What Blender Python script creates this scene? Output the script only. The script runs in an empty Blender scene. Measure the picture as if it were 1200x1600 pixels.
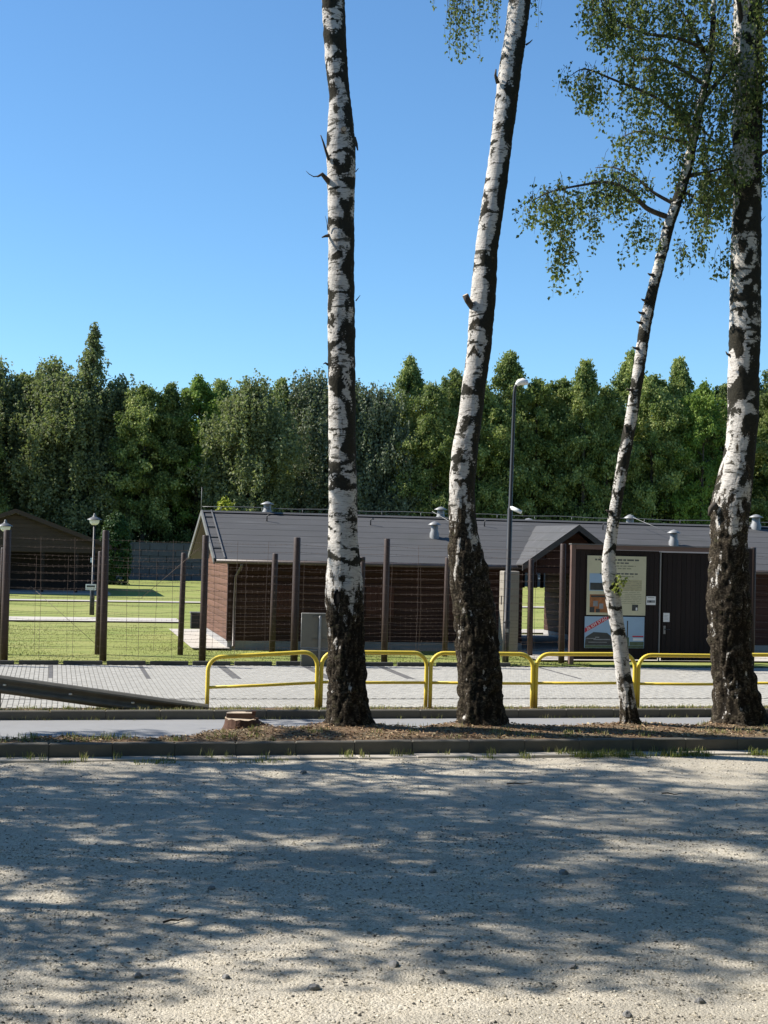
import bpy, math, random
import numpy as np
from mathutils import Vector, Matrix, noise

rad = math.radians
random.seed(7)
rng = np.random.default_rng(7)
S = bpy.context.scene
COL = S.collection

# ------------------------------------------------------------------ camera
FPX = 2219.0; ZC = 3.6
YAW, PITCH, ROLL = rad(13.0), math.atan(47 / FPX), rad(1.4)
cF = np.array([math.sin(YAW) * math.cos(PITCH), math.cos(YAW) * math.cos(PITCH), math.sin(PITCH)])
cR0 = np.array([math.cos(YAW), -math.sin(YAW), 0.0]); cU0 = np.cross(cR0, cF)
cU = math.cos(ROLL) * cU0 - math.sin(ROLL) * cR0
cR = math.cos(ROLL) * cR0 + math.sin(ROLL) * cU0
cam = bpy.data.cameras.new('camera'); camo = bpy.data.objects.new('camera', cam); COL.objects.link(camo)
camo.matrix_world = Matrix(((cR[0], cU[0], -cF[0], 0), (cR[1], cU[1], -cF[1], 0), (cR[2], cU[2], -cF[2], ZC), (0, 0, 0, 1)))
cam.sensor_fit = 'VERTICAL'; cam.sensor_height = 24.0; cam.lens = 24.0 * FPX / 1600.0
cam.clip_start = 0.1; cam.clip_end = 20000
S.camera = camo

# ------------------------------------------------------------------ sky and sun
SUN_AZ, SUN_EL = rad(68), rad(41)        # azimuth from +Y towards -X
W = bpy.data.worlds.new('World'); S.world = W; W.use_nodes = True
nt = W.node_tree; nt.nodes.clear()
sky = nt.nodes.new('ShaderNodeTexSky'); sky.sky_type = 'NISHITA'; sky.sun_disc = False
sky.sun_elevation = SUN_EL; sky.sun_rotation = -SUN_AZ
sky.air_density = 1.0; sky.dust_density = 0.0; sky.ozone_density = 8.0; sky.altitude = 150
bg = nt.nodes.new('ShaderNodeBackground'); bg.inputs[1].default_value = 0.104
wo = nt.nodes.new('ShaderNodeOutputWorld')
tint = nt.nodes.new('ShaderNodeMix'); tint.data_type = 'RGBA'; tint.blend_type = 'MULTIPLY'; tint.inputs[0].default_value = 1.0
tint.inputs[7].default_value = (0.90, 1.02, 0.99, 1.0)      # white balance of the whole sky
nt.links.new(sky.outputs[0], tint.inputs[6]); nt.links.new(tint.outputs[2], bg.inputs[0]); nt.links.new(bg.outputs[0], wo.inputs[0])
sl = bpy.data.lights.new('sun', 'SUN'); sl.energy = 5.0; sl.angle = rad(0.53); sl.color = (1.0, 0.94, 0.85)
so = bpy.data.objects.new('sun', sl); COL.objects.link(so)
sd = Vector((math.sin(SUN_AZ) * math.cos(SUN_EL), -math.cos(SUN_AZ) * math.cos(SUN_EL), -math.sin(SUN_EL)))
so.rotation_euler = sd.to_track_quat('-Z', 'Y').to_euler(); so.location = (-30, 30, 40)
S.view_settings.view_transform = 'Standard'; S.view_settings.look = 'None'
S.view_settings.exposure = 0.78; S.view_settings.gamma = 1.0; S.view_settings.use_curve_mapping = False
S.render.engine = 'CYCLES'
S.cycles.max_bounces = 6; S.cycles.diffuse_bounces = 3; S.cycles.transparent_max_bounces = 4
S.cycles.sample_clamp_indirect = 4.0

def ray(u, v): return cF + cR * ((u - 600) / FPX) - cU * ((v - 800) / FPX)
def at(u, v, Y):                # point of the plane at distance Y in front of the viewer
    d = ray(u, v); p = d * (Y / d[1]); return Vector((p[0], p[1], p[2] + ZC))
def ground(u, v, z):
    d = ray(u, v); p = d * ((z - ZC) / d[2]); return Vector((p[0], p[1], z))

Z_PATH, Z_PAVE, Z_LAWN = 0.20, 0.33, 0.40
Y_KERB, Y_TREE, Y_KERB2, Y_RAIL, Y_EDGE, Y_F1, Y_F2, Y_H = 23.4, 25.3, 26.75, 27.4, 36.6, 37.2, 39.2, 41.3

# ------------------------------------------------------------------ materials
class NT:
    def __init__(s, name, rough=0.8, spec=0.3):
        s.m = bpy.data.materials.new(name); s.m.use_nodes = True
        s.t = s.m.node_tree; s.b = s.t.nodes['Principled BSDF']; s.o = s.t.nodes['Material Output']
        s.b.inputs['Roughness'].default_value = rough; s.b.inputs['Specular IOR Level'].default_value = spec
        s.tc = None
    def n(s, typ, **kw):
        x = s.t.nodes.new(typ)
        for k, v in kw.items(): setattr(x, k, v)
        return x
    def put(s, sock, v):
        if hasattr(v, 'is_linked') or isinstance(v, bpy.types.NodeSocket): s.t.links.new(v, sock)
        elif isinstance(v, (tuple, list)): sock.default_value = (*v, 1.0) if len(v) == 3 and sock.type == 'RGBA' else v
        else: sock.default_value = v
    def coord(s, scale=(1, 1, 1), kind='Object'):
        if s.tc is None: s.tc = s.n('ShaderNodeTexCoord')
        if kind == 'World':
            g = s.n('ShaderNodeNewGeometry'); src = g.outputs['Position']
        else: src = s.tc.outputs[kind]
        mp = s.n('ShaderNodeMapping'); mp.inputs['Scale'].default_value = scale
        s.t.links.new(src, mp.inputs[0]); return mp.outputs[0]
    def noise(s, scale, map=(1, 1, 1), detail=4, rough=0.55, kind='Object', dist=0.0):
        x = s.n('ShaderNodeTexNoise'); x.inputs['Scale'].default_value = scale; x.inputs['Detail'].default_value = detail
        x.inputs['Roughness'].default_value = rough; x.inputs['Distortion'].default_value = dist
        s.put(x.inputs['Vector'], s.coord(map, kind)); return x.outputs['Fac']
    def vor(s, scale, map=(1, 1, 1), kind='Object', feature='F1', out='Distance'):
        x = s.n('ShaderNodeTexVoronoi', feature=feature); x.inputs['Scale'].default_value = scale
        s.put(x.inputs['Vector'], s.coord(map, kind)); return x.outputs[out]
    def ramp(s, fac, stops):
        x = s.n('ShaderNodeValToRGB'); e = x.color_ramp.elements
        while len(e) < len(stops): e.new(0.5)
        for i, (p, c) in enumerate(stops):
            e[i].position = p; e[i].color = (*c, 1) if len(c) == 3 else c
        s.put(x.inputs[0], fac); return x.outputs[0]
    def rng(s, v, a, b, c=0.0, d=1.0):
        x = s.n('ShaderNodeMapRange', interpolation_type='SMOOTHSTEP')
        s.put(x.inputs[0], v)
        for i, k in enumerate((a, b, c, d)): x.inputs[1 + i].default_value = k
        return x.outputs[0]
    def mix(s, f, a, b, mode='MIX'):
        x = s.n('ShaderNodeMix', data_type='RGBA', blend_type=mode)
        s.put(x.inputs[0], f); s.put(x.inputs[6], a); s.put(x.inputs[7], b); return x.outputs[2]
    def math(s, op, a, b=0.0):
        x = s.n('ShaderNodeMath', operation=op); s.put(x.inputs[0], a); s.put(x.inputs[1], b); return x.outputs[0]
    def attr(s, name):
        return s.n('ShaderNodeAttribute', attribute_name=name).outputs['Fac']
    def objrand(s): return s.n('ShaderNodeObjectInfo').outputs['Random']
    def bump(s, h, strength=0.5, dist=0.02):
        x = s.n('ShaderNodeBump'); x.inputs['Strength'].default_value = strength; x.inputs['Distance'].default_value = dist
        s.put(x.inputs['Height'], h); s.t.links.new(x.outputs[0], s.b.inputs['Normal'])
    def color(s, c): s.put(s.b.inputs['Base Color'], c); return s

def simple(name, c, rough=0.7, metal=0.0, var=0.15, scale=8.0, map=(1, 1, 1), bump=0.0, spec=0.3, orand=0.0):
    k = NT(name, rough, spec); k.b.inputs['Metallic'].default_value = metal
    f = k.noise(scale, map, 5, 0.6)
    lo = tuple(x * (1 - var) for x in c); hi = tuple(min(1, x * (1 + var)) for x in c)
    out = k.mix(f, lo, hi)
    if orand: out = k.mix(k.math('MULTIPLY', k.objrand(), orand), out, tuple(x * 0.45 for x in c))
    k.color(out)
    if bump: k.bump(f, bump, 0.01)
    return k.m

M = {}
def mat_gravel():
    k = NT('gravel', 0.95, 0.15)
    big = k.noise(0.35, detail=3); mid = k.noise(2.2, detail=4); v = k.vor(38, out='Color'); v2 = k.vor(90, out='Color')
    d1 = k.vor(38); d2 = k.vor(90)
    g = k.n('ShaderNodeRGBToBW'); k.put(g.inputs[0], v); g2 = k.n('ShaderNodeRGBToBW'); k.put(g2.inputs[0], v2)
    spk = k.math('ADD', k.math('MULTIPLY', g.outputs[0], 0.5), k.math('MULTIPLY', g2.outputs[0], 0.5))
    c = k.ramp(spk, [(0.2, (0.27, 0.235, 0.18)), (0.5, (0.45, 0.40, 0.31)), (0.8, (0.62, 0.56, 0.45))])
    c = k.mix(k.rng(mid, 0.3, 0.75), c, k.mix(0.55, c, (0.5, 0.46, 0.39)))
    c = k.mix(k.rng(big, 0.42, 0.7, 0, 0.5), c, (0.33, 0.30, 0.245))
    tr = k.noise(0.9, (0.12, 0.9, 1), 4, 0.6, dist=0.4)
    c = k.mix(k.rng(tr, 0.46, 0.68, 0, 0.55), c, (0.27, 0.25, 0.21))
    dp = k.noise(1.1, detail=6, rough=0.7, dist=0.5); c = k.mix(k.rng(dp, 0.55, 0.72, 0, 0.45), c, (0.22, 0.20, 0.165))
    k.color(c)
    h = k.math('ADD', k.math('MULTIPLY', d1, -1.0), k.math('MULTIPLY', d2, -0.5))
    k.bump(h, 0.65, 0.016); return k.m
def mat_tint(name, stops, rough=0.85):
    k = NT(name, rough, 0.2); k.color(k.ramp(k.attr('tint'), stops)); return k.m
def mat_leaf(name, stops, trans=0.35, tcol=(0.25, 0.34, 0.06), orand=0.0):
    k = NT(name, 0.6, 0.25)
    c = k.ramp(k.attr('tint'), stops)
    if orand: c = k.mix(k.math('MULTIPLY', k.objrand(), orand), c, (0.10, 0.115, 0.045))
    k.color(c)
    tr = k.n('ShaderNodeBsdfTranslucent'); k.put(tr.inputs[0], k.mix(0.5, c, tcol))
    mx = k.n('ShaderNodeMixShader'); mx.inputs[0].default_value = trans
    k.t.links.new(k.b.outputs[0], mx.inputs[1]); k.t.links.new(tr.outputs[0], mx.inputs[2]); k.t.links.new(mx.outputs[0], k.o.inputs[0])
    return k.m
def mat_bark():
    k = NT('birch_bark', 0.9, 0.05)
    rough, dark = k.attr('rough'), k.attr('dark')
    n1 = k.noise(5, (1, 1, 2.2), 5, 0.6); n2 = k.noise(22, (1, 1, 1.3), 5, 0.65); len_ = k.noise(7, (1, 1, 9), 3, 0.6)
    w = k.mix(n1, (0.74, 0.71, 0.66), (0.42, 0.39, 0.355)); w = k.mix(k.rng(k.noise(9, (1, 1, 14), 4, 0.7), 0.45, 0.72, 0, 0.55), w, (0.34, 0.30, 0.26))
    w = k.mix(k.rng(len_, 0.55, 0.68, 0, 0.85), w, (0.16, 0.13, 0.105))
    blk0 = k.mix(n2, (0.016, 0.015, 0.012), (0.075, 0.07, 0.05))
    patch = k.noise(2.6, (1, 1, 3.2), 6, 0.7, dist=0.8)
    w = k.mix(k.rng(patch, 0.54, 0.61, 0, 0.92), w, blk0)
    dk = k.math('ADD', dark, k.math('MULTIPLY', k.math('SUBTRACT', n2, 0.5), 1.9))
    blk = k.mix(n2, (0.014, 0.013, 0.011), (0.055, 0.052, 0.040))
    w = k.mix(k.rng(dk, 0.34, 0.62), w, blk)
    b = k.ramp(n2, [(0.3, (0.010, 0.008, 0.006)), (0.5, (0.036, 0.029, 0.021)), (0.66, (0.11, 0.092, 0.068)), (0.8, (0.24, 0.215, 0.18))])
    b = k.mix(k.rng(n1, 0.55, 0.75, 0, 0.45), b, (0.07, 0.075, 0.035))
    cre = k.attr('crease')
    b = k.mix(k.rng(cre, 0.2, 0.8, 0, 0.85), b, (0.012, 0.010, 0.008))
    n3 = k.noise(7, (1, 1, 0.45), 5, 0.6)
    rr = k.math('ADD', rough, k.math('MULTIPLY', k.math('SUBTRACT', n3, 0.5), 3.0))
    rr = k.math('ADD', rr, k.math('MULTIPLY', k.math('SUBTRACT', n2, 0.5), 0.7))
    k.color(k.mix(k.rng(rr, 0.38, 0.62), w, b))
    k.bump(k.math('ADD', n2, k.math('MULTIPLY', dk, 0.3)), 0.55, 0.02); return k.m
def mat_board(name, a, b, rough=0.65, grain=(1, 1, 1), orand=0.5):
    k = NT(name, rough, 0.3)
    g = k.noise(6, grain, 6, 0.65); f = k.noise(1.3, (1, 1, 1), 3)
    c = k.mix(g, a, b); c = k.mix(k.rng(f, 0.4, 0.75, 0, 0.35), c, tuple(x * 0.55 for x in a))
    c = k.mix(k.math('MULTIPLY', k.objrand(), orand), c, tuple(x * 0.5 for x in a))
    k.color(c); k.bump(g, 0.3, 0.008); return k.m
def mat_roof():
    k = NT('roof_felt', 0.75, 0.35)
    g = k.noise(60, detail=3); f = k.noise(0.9, (0.35, 1, 1), 5, 0.6); st = k.noise(3, (0.25, 2.0, 2.0), 4)
    c = k.mix(f, (0.062, 0.061, 0.060), (0.102, 0.10, 0.098)); c = k.mix(k.rng(g, 0.35, 0.7, 0, 0.35), c, (0.05, 0.05, 0.054))
    c = k.mix(k.rng(st, 0.55, 0.75, 0, 0.4), c, (0.16, 0.16, 0.16))
    c = k.mix(k.math('MULTIPLY', k.objrand(), 0.22), c, (0.06, 0.06, 0.062))
    pt = k.noise(0.55, (0.6, 1, 1), 6, 0.7, dist=0.6)
    c = k.mix(k.rng(pt, 0.5, 0.7, 0, 0.45), c, (0.058, 0.060, 0.052))
    k.color(c); k.bump(g, 0.3, 0.004); return k.m
def mat_lawn():
    k = NT('lawn', 0.9, 0.15)
    a = k.noise(0.25, detail=4); b = k.noise(1.6, (1, 2.4, 1), 5, 0.65); c_ = k.noise(14, (1, 2, 1), 4, 0.7)
    c = k.mix(b, (0.175, 0.215, 0.050), (0.32, 0.335, 0.105)); c = k.mix(k.rng(a, 0.4, 0.65, 0, 0.6), c, (0.35, 0.33, 0.125))
    c = k.mix(k.rng(c_, 0.45, 0.75, 0, 0.55), c, (0.13, 0.175, 0.04))
    d_ = k.noise(0.6, (0.6, 1.6, 1), 5, 0.65); c = k.mix(k.rng(d_, 0.48, 0.68, 0, 0.6), c, (0.15, 0.205, 0.05)); k.color(c); k.bump(c_, 0.6, 0.03); return k.m
def mat_soil():
    k = NT('soil_litter', 0.95, 0.1)
    a = k.noise(1.7, detail=4); b = k.noise(30, (1, 2, 1), 5, 0.7); g = k.noise(70, (1, 1, 1), 3, 0.7)
    c = k.ramp(b, [(0.3, (0.07, 0.045, 0.03)), (0.5, (0.20, 0.135, 0.085)), (0.7, (0.36, 0.28, 0.18))])
    c = k.mix(k.rng(a, 0.45, 0.65, 0, 0.7), c, k.mix(g, (0.10, 0.085, 0.06), (0.24, 0.21, 0.13)))
    k.color(c); k.bump(b, 0.9, 0.03); return k.m
def mat_concrete(name, c, var=0.25, dirt=0.5):
    k = NT(name, 0.9, 0.2)
    a = k.noise(2.5, detail=5, rough=0.65); b = k.noise(40, detail=4, rough=0.7)
    o = k.mix(a, tuple(x * (1 - var) for x in c), tuple(x * (1 + var) for x in c))
    o = k.mix(k.rng(b, 0.5, 0.75, 0, dirt), o, tuple(x * 0.5 for x in c))
    o = k.mix(k.math('MULTIPLY', k.objrand(), 0.35), o, tuple(x * 0.6 for x in c))
    k.color(o); k.bump(b, 0.4, 0.006); return k.m
def mat_paver(name, c):
    k = NT(name, 0.9, 0.2)
    a = k.noise(0.5, detail=4, kind='World'); b = k.noise(11, detail=4, kind='World', rough=0.7)
    o = k.mix(b, tuple(x * 0.78 for x in c), tuple(x * 1.15 for x in c))
    o = k.mix(k.rng(k.attr('tint'), 0, 1, 0, 0.55), o, tuple(x * 0.78 for x in c))
    o = k.mix(k.rng(a, 0.45, 0.7, 0, 0.4), o, tuple(x * 0.75 for x in c)); k.color(o); return k.m

M['gravel'] = mat_gravel()
M['pebble'] = mat_tint('pebbles', [(0, (0.05, 0.048, 0.045)), (0.12, (0.10, 0.092, 0.08)), (0.28, (0.30, 0.265, 0.205)), (0.7, (0.46, 0.41, 0.32)), (1, (0.68, 0.62, 0.51))], 0.9)
M['stone'] = simple('stone_grey', (0.20, 0.195, 0.19), 0.9, var=0.4, scale=20, bump=0.4)
M['bark'] = mat_bark()
M['twig'] = simple('twig_bark', (0.055, 0.04, 0.03), 0.85, var=0.4, scale=30)
M['branch'] = simple('branch_bark', (0.075, 0.062, 0.05), 0.85, var=0.5, scale=18, map=(1, 1, 0.5))
M['leaf'] = mat_leaf('birch_leaves', [(0, (0.04, 0.06, 0.02)), (0.5, (0.095, 0.13, 0.044)), (0.85, (0.19, 0.225, 0.08)), (1, (0.38, 0.38, 0.13))], 0.38)
M['sprout'] = mat_leaf('sprout_leaves', [(0, (0.22, 0.26, 0.05)), (1, (0.40, 0.42, 0.11))], 0.4)
M['alder'] = mat_leaf('alder_leaves', [(0, (0.04, 0.07, 0.02)), (0.45, (0.19, 0.25, 0.072)), (0.8, (0.44, 0.47, 0.16)), (1, (0.60, 0.60, 0.26))], 0.34, orand=0.4)
M['maple'] = mat_leaf('bright_leaves', [(0, (0.09, 0.16, 0.03)), (0.5, (0.20, 0.30, 0.06)), (1, (0.34, 0.43, 0.10))], 0.42, orand=0.15)
M['weep'] = mat_leaf('weeping_birch_leaves', [(0, (0.09, 0.11, 0.05)), (0.5, (0.21, 0.23, 0.115)), (1, (0.37, 0.37, 0.19))], 0.38, orand=0.25)
M['willow'] = mat_leaf('willow_leaves', [(0, (0.08, 0.10, 0.065)), (0.5, (0.16, 0.185, 0.12)), (1, (0.27, 0.29, 0.20))], 0.2, orand=0.2)
M['thuja'] = mat_leaf('thuja_leaves', [(0, (0.02, 0.05, 0.012)), (1, (0.055, 0.11, 0.025))], 0.1)
M['goldshrub'] = mat_leaf('golden_shrub_leaves', [(0, (0.22, 0.25, 0.02)), (1, (0.42, 0.44, 0.05))], 0.2)
M['grass'] = mat_leaf('grass_blades', [(0, (0.07, 0.10, 0.02)), (0.45, (0.17, 0.20, 0.05)), (0.7, (0.34, 0.30, 0.12)), (1, (0.52, 0.44, 0.24))], 0.25)
M['litter'] = mat_tint('needle_litter', [(0, (0.09, 0.05, 0.03)), (0.4, (0.26, 0.16, 0.09)), (0.8, (0.42, 0.31, 0.19)), (1, (0.55, 0.47, 0.30))])
M['lawn'] = mat_lawn(); M['soil'] = mat_soil()
M['kerb'] = mat_concrete('kerb_concrete', (0.135, 0.125, 0.105), 0.35)
M['gutter'] = mat_concrete('gutter_concrete', (0.44, 0.40, 0.34))
M['asphalt'] = mat_concrete('path_asphalt', (0.275, 0.275, 0.275), 0.15, 0.35)
M['edging'] = mat_concrete('edging_concrete', (0.10, 0.095, 0.085))
M['pathpale'] = mat_concrete('pale_path', (0.50, 0.46, 0.40), 0.15, 0.3)
M['sand'] = mat_concrete('joint_sand', (0.20, 0.19, 0.165), 0.2, 0.4)
M['paver'] = mat_paver('paver_pale', (0.41, 0.395, 0.355)); M['paver_dark'] = mat_paver('paver_dark', (0.15, 0.145, 0.14))
def mat_yellow():
    k = NT('yellow_paint', 0.5, 0.4)
    a = k.noise(3, detail=4); b = k.noise(26, detail=5, rough=0.7); z = k.n('ShaderNodeSeparateXYZ'); k.put(z.inputs[0], k.coord())
    c = k.mix(a, (0.74, 0.52, 0.03), (0.80, 0.64, 0.10)); foot = k.rng(k.math('SUBTRACT', z.outputs[2], k.math('MULTIPLY', b, 0.5)), -.35, .12, 1.0, 0.0)
    c = k.mix(k.math('MULTIPLY', foot, 0.8), c, (0.30, 0.22, 0.07)); c = k.mix(k.rng(b, 0.66, 0.70, 0, 0.85), c, (0.14, 0.08, 0.04)); k.color(c); return k.m
M['yellow'] = mat_yellow()
M['rust'] = simple('weathered_steel', (0.15, 0.14, 0.115), 0.6, 0.3, var=0.35, scale=5, bump=0.1)
M['reflect'] = simple('reflector', (0.8, 0.78, 0.74), 0.4, var=0.05)
M['post'] = mat_board('post_brown', (0.048, 0.030, 0.025), (0.08, 0.054, 0.045), 0.55, (3, 3, 0.3), 0.35)
M['wire'] = simple('rusty_wire', (0.12, 0.085, 0.07), 0.6, 0.2, var=0.3, scale=3)
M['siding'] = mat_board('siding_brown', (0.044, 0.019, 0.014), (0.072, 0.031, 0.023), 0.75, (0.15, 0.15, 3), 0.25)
M['gable'] = mat_board('siding_brown_sunlit', (0.11, 0.052, 0.032), (0.185, 0.092, 0.058), 0.75, (0.15, 0.15, 3), 0.35)  # gable boards of the same siding, sunlight put into a lighter brown
M['shutter'] = mat_board('shutter_brown', (0.07, 0.025, 0.019), (0.10, 0.036, 0.027), 0.6, (3, 1, 0.3), 0.3)
M['gate'] = mat_board('gate_brown', (0.012, 0.007, 0.0065), (0.026, 0.015, 0.013), 0.65, (4, 4, 0.25), 0.6)
M['gateframe'] = mat_board('gate_frame_brown', (0.15, 0.095, 0.078), (0.21, 0.14, 0.115), 0.6, (0.3, 3, 3), 0.2)
M['pavwood'] = mat_board('pavilion_brown', (0.05, 0.032, 0.025), (0.075, 0.05, 0.04), 0.7, (0.2, 0.2, 3), 0.4)
M['roof'] = mat_roof()
M['trim'] = simple('bargeboard_grey', (0.14, 0.137, 0.13), 0.6, var=0.15)
M['fascia'] = simple('fascia_dark', (0.085, 0.075, 0.068), 0.6, var=0.2)
M['gutterm'] = simple('gutter_brown', (0.10, 0.075, 0.06), 0.45, 0.0, var=0.2, spec=0.5)
M['zinc'] = simple('zinc', (0.27, 0.275, 0.275), 0.55, 0.2, var=0.2, scale=10)
M['plinth'] = mat_concrete('plinth', (0.34, 0.33, 0.32))
M['blackmetal'] = simple('black_paint', (0.022, 0.023, 0.025), 0.45, var=0.2, spec=0.5)
M['white'] = simple('white_plastic', (0.78, 0.78, 0.76), 0.45, var=0.06)
M['globe'] = simple('opal_globe', (0.72, 0.72, 0.70), 0.3, var=0.05, spec=0.5)
M['pillar'] = mat_concrete('pillar_concrete', (0.34, 0.31, 0.26), 0.15, 0.3)
M['signback'] = simple('sign_back_grey', (0.155, 0.155, 0.135), 0.5, 0.3, var=0.2, scale=3)
M['steel'] = simple('galvanised', (0.28, 0.28, 0.27), 0.5, 0.3, var=0.2)
M['farwall'] = mat_concrete('far_wall_blocks', (0.085, 0.088, 0.10), 0.35, 0.3)
M['cream'] = simple('poster_cream', (0.56, 0.53, 0.36), 0.5, var=0.18, scale=3)
M['skyprint'] = simple('print_sky', (0.32, 0.46, 0.60), 0.5, var=0.15, scale=2)
M['ink'] = simple('print_ink', (0.10, 0.11, 0.10), 0.6, var=0.2)
M['inkpale'] = simple('print_ink_pale', (0.27, 0.27, 0.19), 0.6, var=0.2)
M['printdark'] = simple('print_dark', (0.055, 0.06, 0.058), 0.5, var=0.5, scale=6)
M['printmid'] = simple('print_mid', (0.24, 0.25, 0.25), 0.5, var=0.5, scale=8)
M['printorange'] = simple('print_orange', (0.34, 0.14, 0.055), 0.5, var=0.7, scale=9)
M['printgreen'] = simple('print_green', (0.10, 0.14, 0.08), 0.5, var=0.5, scale=9)
M['printred'] = simple('print_red', (0.50, 0.035, 0.055), 0.5, var=0.1)
M['cutwood'] = simple('cut_wood', (0.50, 0.40, 0.29), 0.85, var=0.35, scale=25, map=(1, 1, 1))
M['stumpbark'] = simple('stump_bark', (0.095, 0.052, 0.036), 0.95, var=0.6, scale=18, map=(1, 1, 0.4), bump=0.8)
M['stumpwood'] = simple('weathered_cut_wood', (0.16, 0.095, 0.06), 0.9, var=0.5, scale=14, map=(0.6, 1, 3))
M['hood'] = simple('lamp_hood', (0.14, 0.14, 0.14), 0.5, 0.2, var=0.15)
M['hollow'] = simple('rotten_wood', (0.012, 0.010, 0.008), 0.95, var=0.3)
M['bin'] = simple('bin_dark', (0.03, 0.03, 0.032), 0.6, var=0.2)
M['floor'] = mat_concrete('forest_floor', (0.06, 0.065, 0.035))
M['cloud'] = simple('contrail_white', (0.9, 0.9, 0.9), 1.0, var=0.02)

# ------------------------------------------------------------------ mesh helpers
def tag(o, label=None, cat=None, group=None, kind=None):
    if label: o['label'] = label
    if cat: o['category'] = cat
    if group: o['group'] = group
    if kind: o['kind'] = kind
    return o
def wloc(o):
    v = Vector((0, 0, 0))
    while o is not None: v += o.location; o = o.parent
    return v
def empty(name, loc, label=None, cat=None, group=None, kind=None):
    o = bpy.data.objects.new(name, None); COL.objects.link(o); o.location = loc; o.empty_display_size = 0.1
    return tag(o, label, cat, group, kind)
def link(name, me, parent=None, loc=None):
    o = bpy.data.objects.new(name, me); COL.objects.link(o)
    if parent: o.parent = parent
    if loc is not None: o.location = Vector(loc) - (wloc(parent) if parent else Vector((0, 0, 0)))
    return o
def np_mesh(name, V, F, mats, smooth=False, attrs=None, mi=None):
    V = np.asarray(V, np.float32); F = np.asarray(F, np.int32)
    me = bpy.data.meshes.new(name); k = F.shape[1]
    me.vertices.add(len(V)); me.vertices.foreach_set('co', V.ravel())
    me.loops.add(F.size); me.loops.foreach_set('vertex_index', F.ravel())
    me.polygons.add(len(F)); me.polygons.foreach_set('loop_start', np.arange(0, F.size, k, dtype=np.int32))
    me.polygons.foreach_set('loop_total', np.full(len(F), k, np.int32))
    me.polygons.foreach_set('use_smooth', np.full(len(F), bool(smooth)))
    if mi is not None: me.polygons.foreach_set('material_index', np.asarray(mi, np.int32))
    for n_, a in (attrs or {}).items():
        at_ = me.attributes.new(n_, 'FLOAT', 'POINT'); at_.data.foreach_set('value', np.asarray(a, np.float32))
    for m in (mats if isinstance(mats, (list, tuple)) else [mats]): me.materials.append(m)
    me.update(calc_edges=True); me.validate(); return me

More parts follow.
